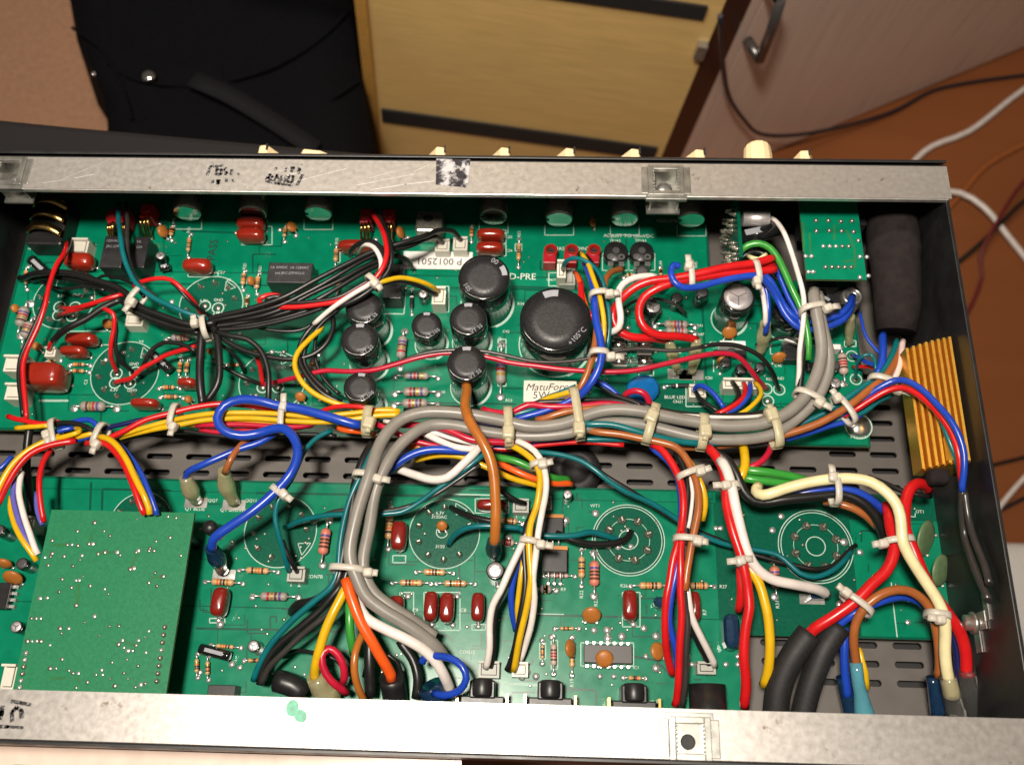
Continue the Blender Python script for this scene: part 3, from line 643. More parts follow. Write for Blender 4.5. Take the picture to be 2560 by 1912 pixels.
# --- tube socket prints
def socket(k, u, v, rpx, pins, prpx, a0=0.0, inner=None, double=False, dark=True, pin_d=3.0, style='old_solder', tri=None):
    B_, bz = BOARDS[k]; c = P(u, v, bz); r = mm(2 * rpx, u, v, bz) / 2; pr = mm(2 * prpx, u, v, bz) / 2
    if dark: MB().disc((0, 0, .07), r * .99, 48).obj('socket_area', G['pcb'], B_, c)
    SILK[k].ring((c.x, c.y, bz + .10), r - .2, r + .2, 56)
    if double: SILK[k].ring((c.x, c.y, bz + .11), r * .93 - .18, r * .93 + .18, 56); SILK[k].ring((c.x, c.y, bz + .10), pr - .12, pr + .12, 40)
    if inner: ri = mm(2 * inner, u, v, bz) / 2; SILK[k].ring((c.x, c.y, bz + .10), ri - .2, ri + .2, 32)
    if tri is not None:
        ps = [c + Vector((math.cos(tri + da) * f * r, math.sin(tri + da) * f * r, .11)) for da, f in ((-.22, .93), (.22, .93), (0, .62), (-.22, .93))]
        for a, b in zip(ps, ps[1:]): SILK[k].line(a, b, .35)
    key = ('pin', pin_d, style)
    if key not in BLOB: rr = pin_d / 2; BLOB[key] = MB().lathe([(rr, 0), (rr * .8, .5), (rr * .45, 1.3), (rr * .35, 2.0), (.01, 2.1)], 10).box((0, 0, 1.6), (rr * .9, .5, 1.8)).mesh('socket_pin', G[style])
    for i in range(pins):
        a = a0 + 2 * math.pi * i / (pins if pins != 9 else 10); link(bpy.data.objects.new('socket_pin', BLOB[key]), B_, c + Vector((pr * math.cos(a), pr * math.sin(a), .1)), a)
def loops(k, pts):                                                # printed circles with a soldered eyelet in them
    for u, v in pts:
        silk_ring(k, u, v, 14, .55); solder(k, u, v, 3.2, 'old_solder', h=.2)
socket('U', 312, 932, 84, 9, 63, .2, tri=.9); socket('U', 160, 752, 76, 9, 58, .5, tri=2.2); socket('U', 528, 762, 79, 9, 60, .3, tri=.95); socket('U', 680, 955, 82, 9, 62, .1, tri=1.2)
loops('U', [(149, 767), (146, 788), (187, 768), (180, 790), (291, 934), (288, 957), (338, 930), (325, 958), (545, 770), (512, 765), (657, 968), (695, 968), (545, 792)])
socket('L', 1571, 1349, 90, 8, 53, .3, inner=24, double=True, style='old_solder', pin_d=4.2); socket('L', 2039, 1365, 93, 8, 55, .35, inner=24, double=True, pin_d=4.2)
socket('L', 1111, 1333, 88, 9, 66, .35, tri=1.05); socket('L', 701, 1328, 90, 9, 66, .1, tri=-.55); socket('L', 351, 1305, 76, 9, 58, .2)
socket('L', 1105, 1330, 14, 0, 5, dark=False)
for u, v, s in ((1100, 1282, '6.3V'), (1098, 1292, '3150AC'), (1100, 1366, '3150'), (153, 740, '6.3V'), (192, 738, 'GND'), (335, 910, 'GND'), (285, 975, '6.3V'), (330, 976, 'GND'), (509, 752, '6.3V'), (546, 750, 'GND'), (702, 918, 'GND')): text('U' if v < 1000 else 'L', s, u, v, 2.1)
# --- electrolytics
e1 = elec('U', 1389, 797, 90, 40, marks_=1.75, label='largest black capacitor, marked +105 degrees'); cap_text(e1, '+105\u00b0C', 3.4, -.72, .80, 28, mm(180, 1389, 797, 40) / 2)
r65 = mm(130, 1210, 692, 40) / 2
e2 = elec('U', 1210, 692, 65, 40, marks_=.35, label='second largest black capacitor, just left of the printed AD-PRE'); cap_text(e2, '00', 3.6, 1.05, .8, 28, r65); cap_text(e2, '105', 3.2, -2.5, .78, 28, r65)
for (u, v, r_, z_, a_) in ((1170, 796, 47, 39, 1.6), (1166, 907, 49, 41, 1.6), (898, 848, 47, 40, 1.6), (899, 967, 41, 38, 1.5), (909, 768, 46, 38, 1.6), (1066, 812, 38, 34, 1.6)):
    e = elec('U', u, v, r_, z_, marks_=a_); cap_text(e, random.choice(['VT 105', 'L5 105', 'VT S5']), 2.6, -.9, .78, z_ - BZ, mm(2 * r_, u, v, z_) / 2)
elec('U', 1846, 742, 42, 36, 'silver', 0, label='black capacitor with a bare silver vented top')
for (u, v, r_, z_) in ((1606, 678, 17, 24), (1693, 744, 15, 22), (1756, 730, 16, 24), (1622, 773, 21, 26), (1058, 733, 14, 20), (2089, 957, 15, 20), (1901, 916, 13, 20), (2088, 913, 13, 22), (394, 642, 12, 20), (1815, 905, 14, 19), (1850, 925, 15, 19), (1660, 700, 14, 22), (2010, 735, 16, 24), (1830, 880, 12, 18)):
    elec('U', u, v, r_, z_, 'silver' if u in (1622, 2089, 1058, 394) else 'black', False, tilt=(-.12, .15) if u in (394, 1850, 1622) else None)
for (u, v, r_, z_) in ((1419, 1235, 12, 22), (1238, 1425, 23, 27), (40, 1566, 15, 24), (633, 1614, 15, 21), (-4, 1325, 15, 24), (54, 1408, 15, 22), (1360, 1262, 10, 20)):
    elec('L', u, v, r_, z_, 'silver' if u in (1238, 40, 633, 1419) else 'black', False)
def lying(k, u1, v1, u2, v2, dpx, z, cap_end='cap_top'):
    B_, bz = BOARDS[k]; a, b = P(u1, v1, z), P(u2, v2, z); d = b - a; ln = d.length; r = mm(dpx, u1, v1, z) / 2; M3 = d.to_track_quat('Z', 'Y').to_matrix()
    o = MB().lathe([(r * .9, 0), (r, .5), (r, ln * .82), (r * .94, ln * .85), (r, ln * .9), (r, ln - .4), (r * .85, ln), (.01, ln)], 18, M=M3).obj('lying_capacitor', G['cap_sleeve'], B_, a)
    MB().ring((0, 0, 0), r * 1.01, r * 1.01 + .05, 4)
    p = MB().box((0, 0, 0), (r * .7, .12, ln * .6)); p.obj('sleeve_print', G['print_grey'], o, a + d * .5 + Vector((0, 0, r * .98)), mat3=(Matrix((M3 @ Vector((1, 0, 0)), Vector((0, 0, 1)), M3 @ Vector((0, 0, 1)))).transposed())); return o
lying('U', 120, 688, 78, 648, 26, 18); lying('U', 425, 925, 380, 885, 26, 17); lying('U', 400, 672, 425, 665, 18, 16); lying('L', 500, 1620, 575, 1640, 26, 16); lying('U', 1600, 790, 1622, 800, 24, 16)
# --- film capacitors
for a in ((628, 562, 70, 33), (628, 590, 70, 33), (495, 667, 72, 36), (200, 655, 72, 44), (1227, 590, 70, 28), (1225, 623, 70, 28), (895, 618, 100, 28), (206, 850, 80, 31), (187, 881, 66, 25), (365, 1011, 70, 25), (471, 960, 48, 24), (283, 549, 24, 34)): film('U', *a)
film('U', 115, 945, 102, 62, hmm=16, e=.4).__setitem__('label', 'largest red film capacitor at the left edge of the board')
for a in ((1230, 1264, 78, 30), (998, 1340, 39, 74), (551, 1505, 38, 72), (993, 1514, 37, 54), (1078, 1516, 35, 74), (1118, 1519, 37, 74), (1195, 1518, 34, 72), (1574, 1513, 38, 76), (1736, 1516, 28, 74)): film('L', *a, rot=-3 if a[3] > a[2] and a[0] < 900 else 0, m='film_dark')
# --- resistors
UR = '''475 582 469 640 10 tan|432 560 426 596 12 tan|611 673 606 721 12 tan|647 680 641 731 12 tan|618 736 616 770 10 tan|842 610 838 664 12 tan|714 560 710 600 10 tan|1298 594 1296 664 11 tan|1030 720 1029 782 11 diode
68 752 44 832 26 grey|82 792 54 858 26 grey|112 903 148 898 10 tan|171 911 222 911 10 tan|171 926 220 928 10 tan|180 1015 285 1016 25 grey|412 845 492 842 20 grey|452 895 447 940 12 tan|470 895 464 940 12 tan|395 968 447 968 11 tan|398 991 455 992 11 tan|563 910 605 913 10 tan
1010 822 999 914 24 grey|988 938 1094 941 18 grey|986 979 1094 979 24 grey|984 1008 1091 1008 24 grey|1254 855 1251 985 26 grey|792 880 775 938 22 grey|1640 809 1740 812 20 grey|1644 826 1740 829 20 grey|2103 866 2112 953 24 pale|1652 665 1652 694 10 tan|1560 690 1588 686 13 tan|1662 965 1740 963 11 diode|850 700 842 736 12 tan|1180 560 1178 600 11 tan|388 1003 376 1004 9 tan|66 664 64 720 10 tan'''
for row in UR.replace('\n', '|').split('|'):
    q = row.split(); resistor('U', *[float(x) for x in q[:5]], q[5])
LR = '''596 1423 692 1428 16 tan|510 1452 604 1457 17 tan|628 1489 742 1491 22 grey|820 1298 803 1408 26 pink|976 1266 969 1368 20 tan|1040 1428 1132 1431 16 tan|980 1455 1076 1457 16 tan|1091 1457 1186 1458 16 tan|1241 1298 1306 1305 16 tan|1241 1352 1297 1358 17 pale|1454 1372 1454 1462 17 tan|1486 1380 1486 1486 26 pink
1360 1438 1437 1439 11 pale|1338 1472 1390 1473 22 grey|1578 1463 1675 1463 18 tan|1706 1463 1788 1464 18 tan|1934 1396 1941 1488 26 pink|1388 1570 1447 1570 9 tan|1384 1590 1384 1682 16 pale|1430 1593 1430 1686 14 tan|1356 1600 1356 1657 9 tan|1560 1693 1614 1695 11 tan|492 1634 492 1692 11 tan|519 1640 519 1698 11 tan|609 1650 663 1650 10 tan|525 1612 600 1618 10 tan'''
for row in LR.replace('\n', '|').split('|'):
    q = row.split(); resistor('L', *[float(x) for x in q[:5]], q[5])
# --- ceramic discs
for a in ((407, 578, 16, 33), (729, 567, 22, 28), (1001, 581, 14, 32), (1482, 556, 14, 26), (269, 809, 28, 18), (92, 866, 16, 22), (628, 702, 12, 24), (38, 771, 12, 22), (525, 878, 12, 16), (751, 992, 28, 18), (1824, 831, 38, 24), (1805, 903, 28, 15), (1948, 894, 38, 15), (471, 998, 12, 20)): ceramic('U', *a)
for a in ((1105, 1314, 28, 22), (1479, 1537, 48, 36), (1511, 1646, 46, 42), (1426, 1620, 24, 46), (1644, 1627, 38, 46), (32, 1444, 50, 26), (10, 1408, 40, 14)): ceramic('L', *a)
o = ceramic('U', 1607, 975, 84, 58, 'ceramic_blue'); o['label'] = 'round blue disc varistor'
for a in ((2315, 1345, 60, 96, -.75), (2352, 1425, 58, 84, -.9)): o = ceramic('L', *a[:4], m='ceramic_olive', rz=R(62)); o['label'] = 'large olive green disc capacitor'
# --- potentiometers behind the front wall
def pot(u, v, green=True):
    zc = BZ + 9.5; c = P(u, v, zc); r = mm(68, u, v, zc) / 2; My = Matrix.Rotation(-math.pi / 2, 3, 'X')
    o = MB().lathe([(r * .94, -.6), (r, 0), (r, 8), (r * .8, 9.5), (r * .8, 11), (3.2, 11), (3.2, 252.6 - c.y)], 32, M=My).obj('potentiometer', G['tin'], upper, c)
    MB().lathe([(r * .93, -.9), (r * .94, -.5)], 32, M=My, smooth=False).obj('back_disc', G['mirror'], o, c)
    MB().box((-r * .85, -.9, 0), (1.6, .8, 1.2)).obj('tab', G['black_plastic'], o, c)
    a = BOARDS['U'][1]; silk_line('U', [(u - 36, v + 15), (u - 36, v + 42), (u + 36, v + 42), (u + 36, v + 15)])
for u, v in ((468, 531), (632, 534), (796, 532), (1234, 541), (1398, 546), (1562, 546), (1729, 548)): pot(u, v)
# pale metal jack body under the rim
def slab(k, u0, v0, u1, v1, zt, m, name, z0=None, bev=.3, rz=0.0):
    B_, bz = BOARDS[k]; a = P(u0, v1, zt); b = P(u1, v0, zt); z0 = bz if z0 is None else z0
    o = MB().box((0, 0, (zt - z0) / 2), (abs(b.x - a.x), abs(b.y - a.y), zt - z0)).obj(name, G[m], B_, ((a.x + b.x) / 2, (a.y + b.y) / 2, z0), rz)
    if bev: bevel(o, bev)
    return o
o = slab('U', 1037, 528, 1108, 578, 24, 'old_solder', 'metal_jack_body', bev=1.2); q = P(1070, 546, 24.1); MB().disc((0, 0, .1), 2.0, 16, sx=1.3).obj('jack_hole', G['black_matte'], o, q)
# red push sockets near the rim with gold springs
def red_jack(u, v, w_=30, h_=42, gold=True):
    z = 22; c = P(u, v, z); wd = mm(w_, u, v, z); o = MB().box((0, 0, -4), (wd, 8, 9)).lathe([(wd * .42, 0), (wd * .42, 2)], 14, c=(0, 0, .4)).obj('red_socket', G['jack_red'], upper, c); bevel(o, .5)
    if gold:
        m_ = MB()
        for i in range(3): m_.tube(spline([(-wd * .3 + i * wd * .3, -4, -1 + i), (-wd * .25 + i * wd * .3, -7, 1), (-wd * .35 + i * wd * .3, -9.5, -3), (-wd * .3 + i * wd * .3, -11, -8)], 1), .7, 6)
        m_.obj('contact_spring', G['gold'], o, c)
red_jack(915, 540); red_jack(971, 540); red_jack(367, 527); red_jack(283, 540, 20); red_jack(312, 540, 20)
def test_jack(u, v):
    z = 20; c = P(u, v, z); o = MB().box((0, -3, -4), (6.2, 6, 8)).lathe([(3.4, -8), (3.4, .6), (2.0, .6), (1.9, -3), (.01, -3)], 16, c=(.6, 1, 0)).obj('test_socket', G['jack_red'], upper, c); bevel(o, .3)
    MB().ring((.6, 1, .75), 1.9, 2.9, 20).obj('socket_rim', G['film_red'], o, c); MB().disc((.6, 1, -1), 1.8, 14).obj('socket_bore', G['black_matte'], o, c)
for u, v in ((1374, 630), (1426, 630), (1482, 630)): test_jack(u, v)
def trimmer(u, v):
    z = 19; c = P(u, v, z); r = mm(60, u, v, z) / 2
    o = MB().lathe([(r, -7), (r, -.6), (r - .6, 0), (.01, 0)], 28).obj('trimmer_potentiometer', G['black_plastic'], upper, c)
    MB().disc((0, -1.0, .08), r * .30, 16).obj('slot_disc', G['grey_plastic'], o, (c.x, c.y + 1.5, c.z))
    m_ = MB()
    for s_ in (-1, 1): m_.ring((s_ * r * .45, -r * .55, .1), .8, 1.7, 12); m_.box((s_ * r * .45, -r * 1.15, -3.6), (2.6, 2.4, 6.5))
    m_.obj('solder_lugs', G['tin'], o, c); silk_box('U', u - 34, v + 6, u + 32, v + 48)
trimmer(1540, 628); trimmer(1605, 628)
# relays
def relay(u0, v0, u1, v1, lines):
    o = slab('U', u0, v0, u1, v1, 25, 'relay_black', 'relay', bev=.5); cu, cv = (u0 + u1) / 2, (v0 + v1) / 2
    for i, s in enumerate(lines): text('U', s, cu, v0 + 12 + i * 14, 1.9, m='print_grey', z=25.15, parent=o, name='relay_print')
relay(665, 657, 783, 706, ['1A 30VDC  1A 125VAC', '(w) JRC-27F/012-S']); relay(246, 590, 318, 668, ['125VAC', 'JRC-27F']); relay(322, 592, 374, 668, ['UL', 'CN'])
silk_line('U', [(258, 675), (380, 674), (386, 622)], .5); silk_line('U', [(70, 622), (100, 624), (102, 634), (165, 632)], .5)
o = slab('U', 955, 660, 1010, 745, 23, 'black_plastic', 'relay', bev=.4); silk_line('U', [(960, 784), (1010, 785), (1014, 730)], .5)
# fuses in clips
for v in (864, 905):
    a = P(1532, v, 19); b = P(1628, v, 19); c = (a + b) / 2; ln = (b - a).length; MX = Matrix.Rotation(math.pi / 2, 3, 'Y')
    o = MB().lathe([(2.5, -ln / 2 + 3), (2.5, ln / 2 - 3)], 16, M=MX).obj('glass_fuse', G['glass'], upper, c)
    for s_ in (-1, 1):
        MB().lathe([(.01, -3.5), (2.8, -3.5), (2.9, 3.5), (.01, 3.5)], 16, c=(s_ * (ln / 2 - 3), 0, 0), M=MX).obj('end_cap', G['mirror'], o, c)
        m_ = MB(); x = s_ * (ln / 2 - 3.2)
        for t in (-1, 1): m_.box((x, t * 3.2, -1.5), (6.4, .5, 7)); m_.box((x, t * 3.0, 2.3), (6.4, 1.0, .5))
        m_.box((x, 0, -5), (6.4, 6.4, .6)); m_.obj('fuse_clip', G['tin'], o, c)
    MB().tube([(-ln / 2 + 3, 0, 0), (ln / 2 - 3, 0, 0)], .15, 5).obj('fuse_wire', G['tin'], o, c)
silk_line('U', [(1505, 936), (1540, 936), (1540, 930)], .5); silk_box('U', 1597, 926, 1634, 939, .5)
# cement resistor with print
o = slab('U', 1308, 952, 1442, 1004, 21, 'cement', 'cement_resistor', bev=.5); text('U', 'MatuForce', 1372, 968, 5.0, R(2), 'ink', 21.08, o, .35, 'body_print'); text('U', '5W', 1352, 988, 5.0, R(2), 'ink', 21.08, o, .1, 'body_print')
# serial sticker (upside down in the photograph)
a = P(1006, 672, BZ); b = P(1182, 631, BZ); o = MB().box((0, 0, .15), (b.x - a.x, b.y - a.y, .12)).obj('serial_sticker', G['sticker'], upper, ((a.x + b.x) / 2, (a.y + b.y) / 2, BZ)); text('U', 'P 0012501', 1098, 653, 5.4, math.pi, 'ink', BZ + .3, o, 0, 'serial_number')
# connectors
for a in ((196, 612, 40, 40, 22), (333, 795, 44, 34, 21), (122, 877, 26, 24, 20), (1105, 610, 36, 32, 20), (1150, 606, 36, 34, 21), (1096, 735, 34, 44, 24), (1404, 668, 22, 44, 26), (1745, 975, 42, 32, 20), (35, 905, 60, 40, 24), (30, 975, 44, 40, 24)): connector('U', *a)
connector('U', 1418, 690, 40, 44, 18, 'grey_connector'); connector('U', 1855, 956, 92, 26, 22)
for a in ((738, 1433, 44, 36, 21, 'grey_connector'), (1302, 1262, 40, 34, 20, 'grey_connector'), (1768, 1668, 46, 30, 20, 'grey_connector'), (1222, 1672, 52, 40, 19, 'grey_connector'), (1300, 1672, 40, 36, 19, 'white_plastic'), (1370, 1255, 20, 34, 19, 'grey_connector'), (55, 1305, 50, 34, 24, 'grey_connector'), (15, 1690, 36, 60, 26, 'white_plastic')): connector('L', *a[:5], m=a[5])
for u, v in ((1832, 858), (1990, 850), (2078, 866)):
    slab('U', u - 32 if u == 1832 else u - 28, v - 6, u + 32 if u == 1832 else u + 24, v + 6, 18, 'sticker', 'white_header')
slab('U', 1785, 875, 1866, 890, 16, 'black_plastic', 'voltage_regulator')
# black clutter around the right end
for a in ((2070, 720, 2130, 760, 24), (1960, 860, 1996, 900, 18), (2020, 905, 2050, 925, 17), (1962, 730, 1998, 800, 22)): slab('U', *a, 'black_plastic', 'terminal_block', bev=.6)
elec('U', 1975, 775, 40, 28, 'black', 1.2); elec('U', 2052, 770, 40, 28, 'black', 1.0)
# integrated circuits
def chip(k, u0, v0, u1, v1, n, side=False, zt=16.5):
    o = slab(k, u0, v0, u1, v1, zt, 'grey_plastic' if not side else 'black_plastic', 'integrated_circuit', z0=BOARDS[k][1] + .6, bev=.25); m_ = MB(); w0 = WORLD[o.name]
    a = P(u0, v1, zt); b = P(u1, v0, zt)
    for i in range(n):
        f = (i + .5) / n
        for s_ in (0, 1):
            if side: x, y = ((a.x - 1.1) if s_ == 0 else (b.x + 1.1)), a.y + f * (b.y - a.y)
            else: x, y = a.x + f * (b.x - a.x), (a.y - 1.1 if s_ == 0 else b.y + 1.1)
            m_.box((x - w0.x, y - w0.y, zt - 2.2 - w0.z), (1.3, 1.0, .5) if not side else (2.2, 1.3, .5)); m_.box((x - w0.x, y - w0.y, (BOARDS[k][1] + zt - 2.4) / 2 - w0.z), (.9, .6, zt - 2.4 - BOARDS[k][1])); m_.lathe([(1.2, 0), (.7, .9)], 8, c=(x - w0.x, y - w0.y, BOARDS[k][1] + .1 - w0.z))
    m_.obj('pins', G['solder'], o, w0)
chip('L', 1460, 1613, 1580, 1655, 7); chip('L', -40, 1456, 30, 1520, 4, True)
def to220(u, v, w_, h_):
    o = slab('L', u - w_ / 2, v - h_ * .25, u + w_ / 2, v + h_ / 2, 18, 'black_plastic', 'power_transistor', z0=13.2, bev=.4); w0 = WORLD[o.name]; wd = mm(w_, u, v, 18)
    q = P(u, v - h_ * .36, 17); MB().box((0, -1, 0), (wd, 2.2, 1.2)).obj('metal_tab', G['copper_lacquer'], o, q)
    m_ = MB()
    for i in (-1, 0, 1): m_.tube([(i * 2.6, 0, 0), (i * 2.6, -3, -1), (i * 2.6, -5, -3)], .5, 6); m_.lathe([(1.2, -3.1), (.6, -2)], 8, c=(i * 2.6, -5, 0))
    m_.obj('leads', G['solder'], o, P(u, v + h_ / 2 - 2, 16))
to220(1382, 1310, 54, 66); to220(1386, 1392, 66, 74)
slab('L', 515, 1712, 590, 1750, 20, 'black_plastic', 'terminal_block')
# sockets by the rear rim
def jack(u, v):
    z = 24; c = P(u, v, z); o = MB().box((0, 0, 0), (10.5, 7, 11)).box((0, -5, -1), (18, 5, 10)).lathe([(3.4, -3.8), (4.4, -3.6), (4.6, 0), (4.4, 3.2), (2.6, 3.6)], 20, c=(0, .4, 3.6), M=Matrix.Rotation(math.pi / 2, 3, 'X')).obj('jack_socket', G['black_plastic'], lower, (c.x, c.y, z - 5)); bevel(o, .6)
    m_ = MB()
    for s_ in (-1, 1): m_.box((s_ * 6.5, -8.6, 3.0), (5.5, 2.6, 1.0)); m_.box((s_ * 10.2, -5.5, 1.0), (1.0, 8, 7))
    m_.obj('contact_spring', G['gold'], o, (c.x, c.y, z - 5)); m_ = MB().box((-5, -10, 3.8), (9, 3, 1.2)).box((8, -10, 3.2), (5, 3, 1.2)); m_.obj('solder_lug', G['solder'], o, (c.x, c.y, z - 5))
for u, v in ((1206, 1722), (1376, 1726), (1586, 1734)): jack(u, v)
c = P(1772, 1748, 26); MB().lathe([(7.5, -12), (7.5, 14)], 24, M=Matrix.Rotation(math.pi / 2, 3, 'X')).obj('round_socket', G['black_plastic'], lower, (c.x, c.y - 6, 23))
# quarter inch jack with gold springs at the front left
c = P(115, 545, 30); o = slab('U', 62, 500, 178, 610, 24, 'black_plastic', 'input_jack', bev=1)
m_ = MB()
for i, dy in enumerate((10, 2.5, -5)): m_.ribbon(spline([(-9, dy, 0), (-4, dy + .6, 3), (3, dy - .3, 3.4), (9, dy - 2.5, 1)], 1.5), (0, 1, 0), 4.2, .7)
m_.obj('contact_spring', G['gold'], o, P(118, 552, 26)); MB().box((0, 14, 0), (20, 4, 4)).obj('metal_clip', G['zinc'], o, P(120, 520, 27))
# yellowed terminal sleeves
def sleeve(k, pts, rpx, m='sleeve', name='terminal_sleeve', tab=True):
    B_, bz = BOARDS[k]; ps = [P(*p) for p in pts]; r = mm(rpx * 2, pts[0][0], pts[0][1], pts[0][2]) / 2
    sp = spline(ps, 1.6); n = len(sp); rad = [r * (.78 + .3 * math.sin(math.pi * min(1, i / n * 1.25)) ** 2) for i in range(n)]; o = MB().tube([p - ps[0] for p in sp], rad, 12).obj(name, G[m], B_, ps[0])
    if tab:
        q = ps[-1]; d = MB().box((0, 0, (q.z + bz) / 2 - q.z), (r * 1.3, 1.0, abs(q.z - bz) + 6)).obj('blade_terminal', G['tin'], o, q); 
    return o
sleeve('U', [(1672, 850, 28), (1682, 890, 22), (1695, 930, 15)], 15); sleeve('U', [(1742, 846, 28), (1738, 890, 22), (1728, 930, 15)], 16)
sleeve('U', [(1914, 806, 32), (1908, 850, 22), (1900, 880, 15)], 17); sleeve('U', [(2128, 790, 30), (2124, 830, 20), (2122, 860, 14)], 12)
sleeve('L', [(463, 1192, 30), (476, 1225, 24), (490, 1250, 15)], 20); sleeve('L', [(560, 1175, 32), (566, 1215, 24), (585, 1255, 15)], 20)
sleeve('L', [(528, 1368, 34), (545, 1400, 24), (556, 1425, 15)], 21, 'boot_navy', 'terminal_boot'); sleeve('L', [(1233, 1352, 38), (1235, 1380, 26), (1237, 1392, 18)], 20, 'boot_teal', 'terminal_boot')
for u, v in ((490, 1256), (585, 1262), (560, 1436), (2030, 1497), (1700, 935), (1728, 937)):
    k = 'U' if v < 1000 else 'L'; slab(k, u - 30, v - 12, u + 30, v + 12, BZ + .5, 'tin', 'terminal_pad', bev=0)
q = slab('L', 2028, 1475, 2062, 1495, 18, 'boot_navy', 'blade_cover')
slab('L', 1635, 1490, 1690, 1515, 19, 'boot_navy', 'blade_cover', bev=2); slab('L', 1815, 1530, 1850, 1620, 24, 'boot_navy', 'blade_cover', bev=3)
# --- solder side of the small boards
DP = '''420 1291|440 1294|236 1306|193 1327|260 1327|130 1351|425 1343|390 1352|168 1361|180 1361|194 1363|222 1359|232 1359|160 1390|205 1388|130 1383|112 1393|120 1412|245 1384|262 1380|293 1380|300 1387|340 1380|346 1376|372 1376|385 1376|452 1388|325 1422|335 1420|408 1440|372 1456|155 1447|190 1450|198 1450|225 1464|262 1472|178 1468|100 1495|118 1494|190 1512|236 1540|78 1545|90 1545|102 1545|150 1570|172 1570|68 1602|80 1602|92 1602|102 1602|125 1612|372 1577|306 1600|296 1610|310 1618|320 1626|332 1626|340 1612|346 1600|365 1630|155 1647|280 1655|125 1670|140 1670|172 1675|182 1682|196 1682|254 1674|240 1686|256 1686|218 1704|287 1714|338 1717|352 1711|190 1718'''
for t in DP.split('|'):
    u, v = [float(x) for x in t.split()]; solder('D', u, v, random.choice((1.3, 1.6, 2.0)), random.choice(('solder', 'old_solder')), h=.18)
def pinrow(k, u0, v0, u1, v1, n, dark=False):
    B_, z = BOARDS[k]; a, b = P(u0, v0, z), P(u1, v1, z); c = (a + b) / 2
    if dark: d = b - a; MB().line(a - c - d * .03 + Vector((0, 0, .05)), b - c + d * .03 + Vector((0, 0, .05)), 4.0).obj('pin_strip', G['trace'], B_, c)
    for i in range(n): solder(k, u0 + (u1 - u0) * i / (n - 1), v0 + (v1 - v0) * i / (n - 1), 2.2, 'old_solder' if random.random() < .7 else 'solder', h=.4)
pinrow('D', 412, 1567, 392, 1702, 8); pinrow('D', 66, 1632, 50, 1718, 6)
for a, b in (((229, 1328), (225, 1352)), ((248, 1382), (290, 1380)), ((345, 1382), (326, 1418)), ((130, 1362), (165, 1362)), ((375, 1444), (405, 1440)), ((196, 1458), (194, 1510)), ((310, 1602), (335, 1612)), ((125, 1695), (165, 1694)), ((185, 1690), (200, 1704))): trace('D', [a, b], 1.3)
pinrow('S', 2058, 616, 2122, 616, 5, False); pinrow('S', 2064, 668, 2128, 668, 5, False)
for u, v in ((2040, 552), (2071, 552), (2102, 554), (2130, 553), (2041, 578), (2073, 577), (2104, 578), (2134, 580), (2146, 602), (2014, 641), (2029, 641), (2150, 642), (2167, 643), (2021, 680), (2033, 680), (2171, 690), (2150, 694)): solder('S', u, v, 2.4, 'solder' if v > 630 else 'old_solder', h=.4)
for pts in ([(2008, 556), (2010, 630)], [(2024, 582), (2026, 634)], [(2086, 562), (2086, 600)], [(2116, 575), (2136, 620), (2138, 668), (2128, 670)], [(2108, 655), (2140, 650)]): trace('S', pts, 1.0)
for a in ((2010, 500, 2160, 560, 36), (2010, 690, 2090, 720, 30)): slab('S', *a, 'black_plastic', 'switch_body', z0=20)
# other solder joints and vias
for t in '1489 1283|1953 1290|1931 1325|1290 1300|1305 1310|1272 1345|1270 1360|2110 1355|2150 1380|1545 1365|1577 1365|1570 1325|1245 1465|990 1497|1020 1490|1080 1560|1132 1562|1196 1565|1143 1490|551 1560|546 1550|1584 1560|1640 1590|1520 1595|1555 1590|1485 1575|1518 1575|1610 1570|1535 1690|1500 1690|1615 1640|1640 1670|1720 1640|1730 1660|1815 1660|1845 1640|1845 1660|1380 1592|1432 1594|1305 1692|1340 1690|1320 1680|1210 1690|500 1680|600 1668|580 1660|1660 1515|2270 1555|2100 1510|1300 1622|1310 1618|1790 1320|1802 1320|1415 1300|1410 1312'.split('|'):
    u, v = [float(x) for x in t.split()]; solder('L', u, v, random.choice((2.6, 3.2, 3.8)), 'solder', h=.25)
for t in '590 583|430 755|440 770|460 742|205 740|230 745|108 760|310 882|265 900|680 880|420 938|505 905|580 850|600 835|710 880|640 990|690 1000|800 1000|1015 720|1112 745|1190 660|1445 975|1296 666|1420 740|1570 780|1650 780|1640 880|1720 720|1800 935|1916 972|1948 974|1920 1002|2130 890|2138 950|1990 1090|1320 1003|1010 836|940 600|1020 595|400 560|690 690|838 700|820 735|700 575|740 590|372 590|380 597|1716 745|1745 748|1570 820|1640 770'.split('|'):
    u, v = [float(x) for x in t.split()]; solder('U', u, v, random.choice((2.0, 2.6, 3.0)), random.choice(('solder', 'solder', 'old_solder')), h=.35)
loops('U', [(1916, 972), (1948, 974), (1920, 1002), (2130, 890), (2140, 948)])
q = P(2146, 1065, BZ); MB().lathe([(5.4, 0), (5.4, .8), (4.2, 2), (.01, 2.6)], 20).obj('board_screw', G['tin'], upper, q); SILK['U'].ring((q.x, q.y, BZ + .1), 5.8, 6.4, 32)
q = P(2132, 738, 26); MB().lathe([(5.2, -12), (5.2, -1), (4.6, 0), (3.0, 0), (2.8, -1), (.01, -1)], 20).obj('ring_terminal', G['tin'], upper, q)
q = P(521, 1315, 27); MB().lathe([(3.0, -15), (3.2, -1.5), (2.2, 0), (.01, .2)], 16).obj('board_standoff', G['black_plastic'], lower, q)
for dx, dy in ((6, 8), (6, 84)):
    MB().lathe([(2.5, 0), (2.5, 22)], 10).obj('standoff', G['black_plastic'], daughter, (dx1 - dx, dy1 - dy, BZ)); MB().lathe([(2.5, 0), (2.5, 22)], 10).obj('standoff', G['black_plastic'], daughter, (dx0 + dx, dy1 - dy, BZ))
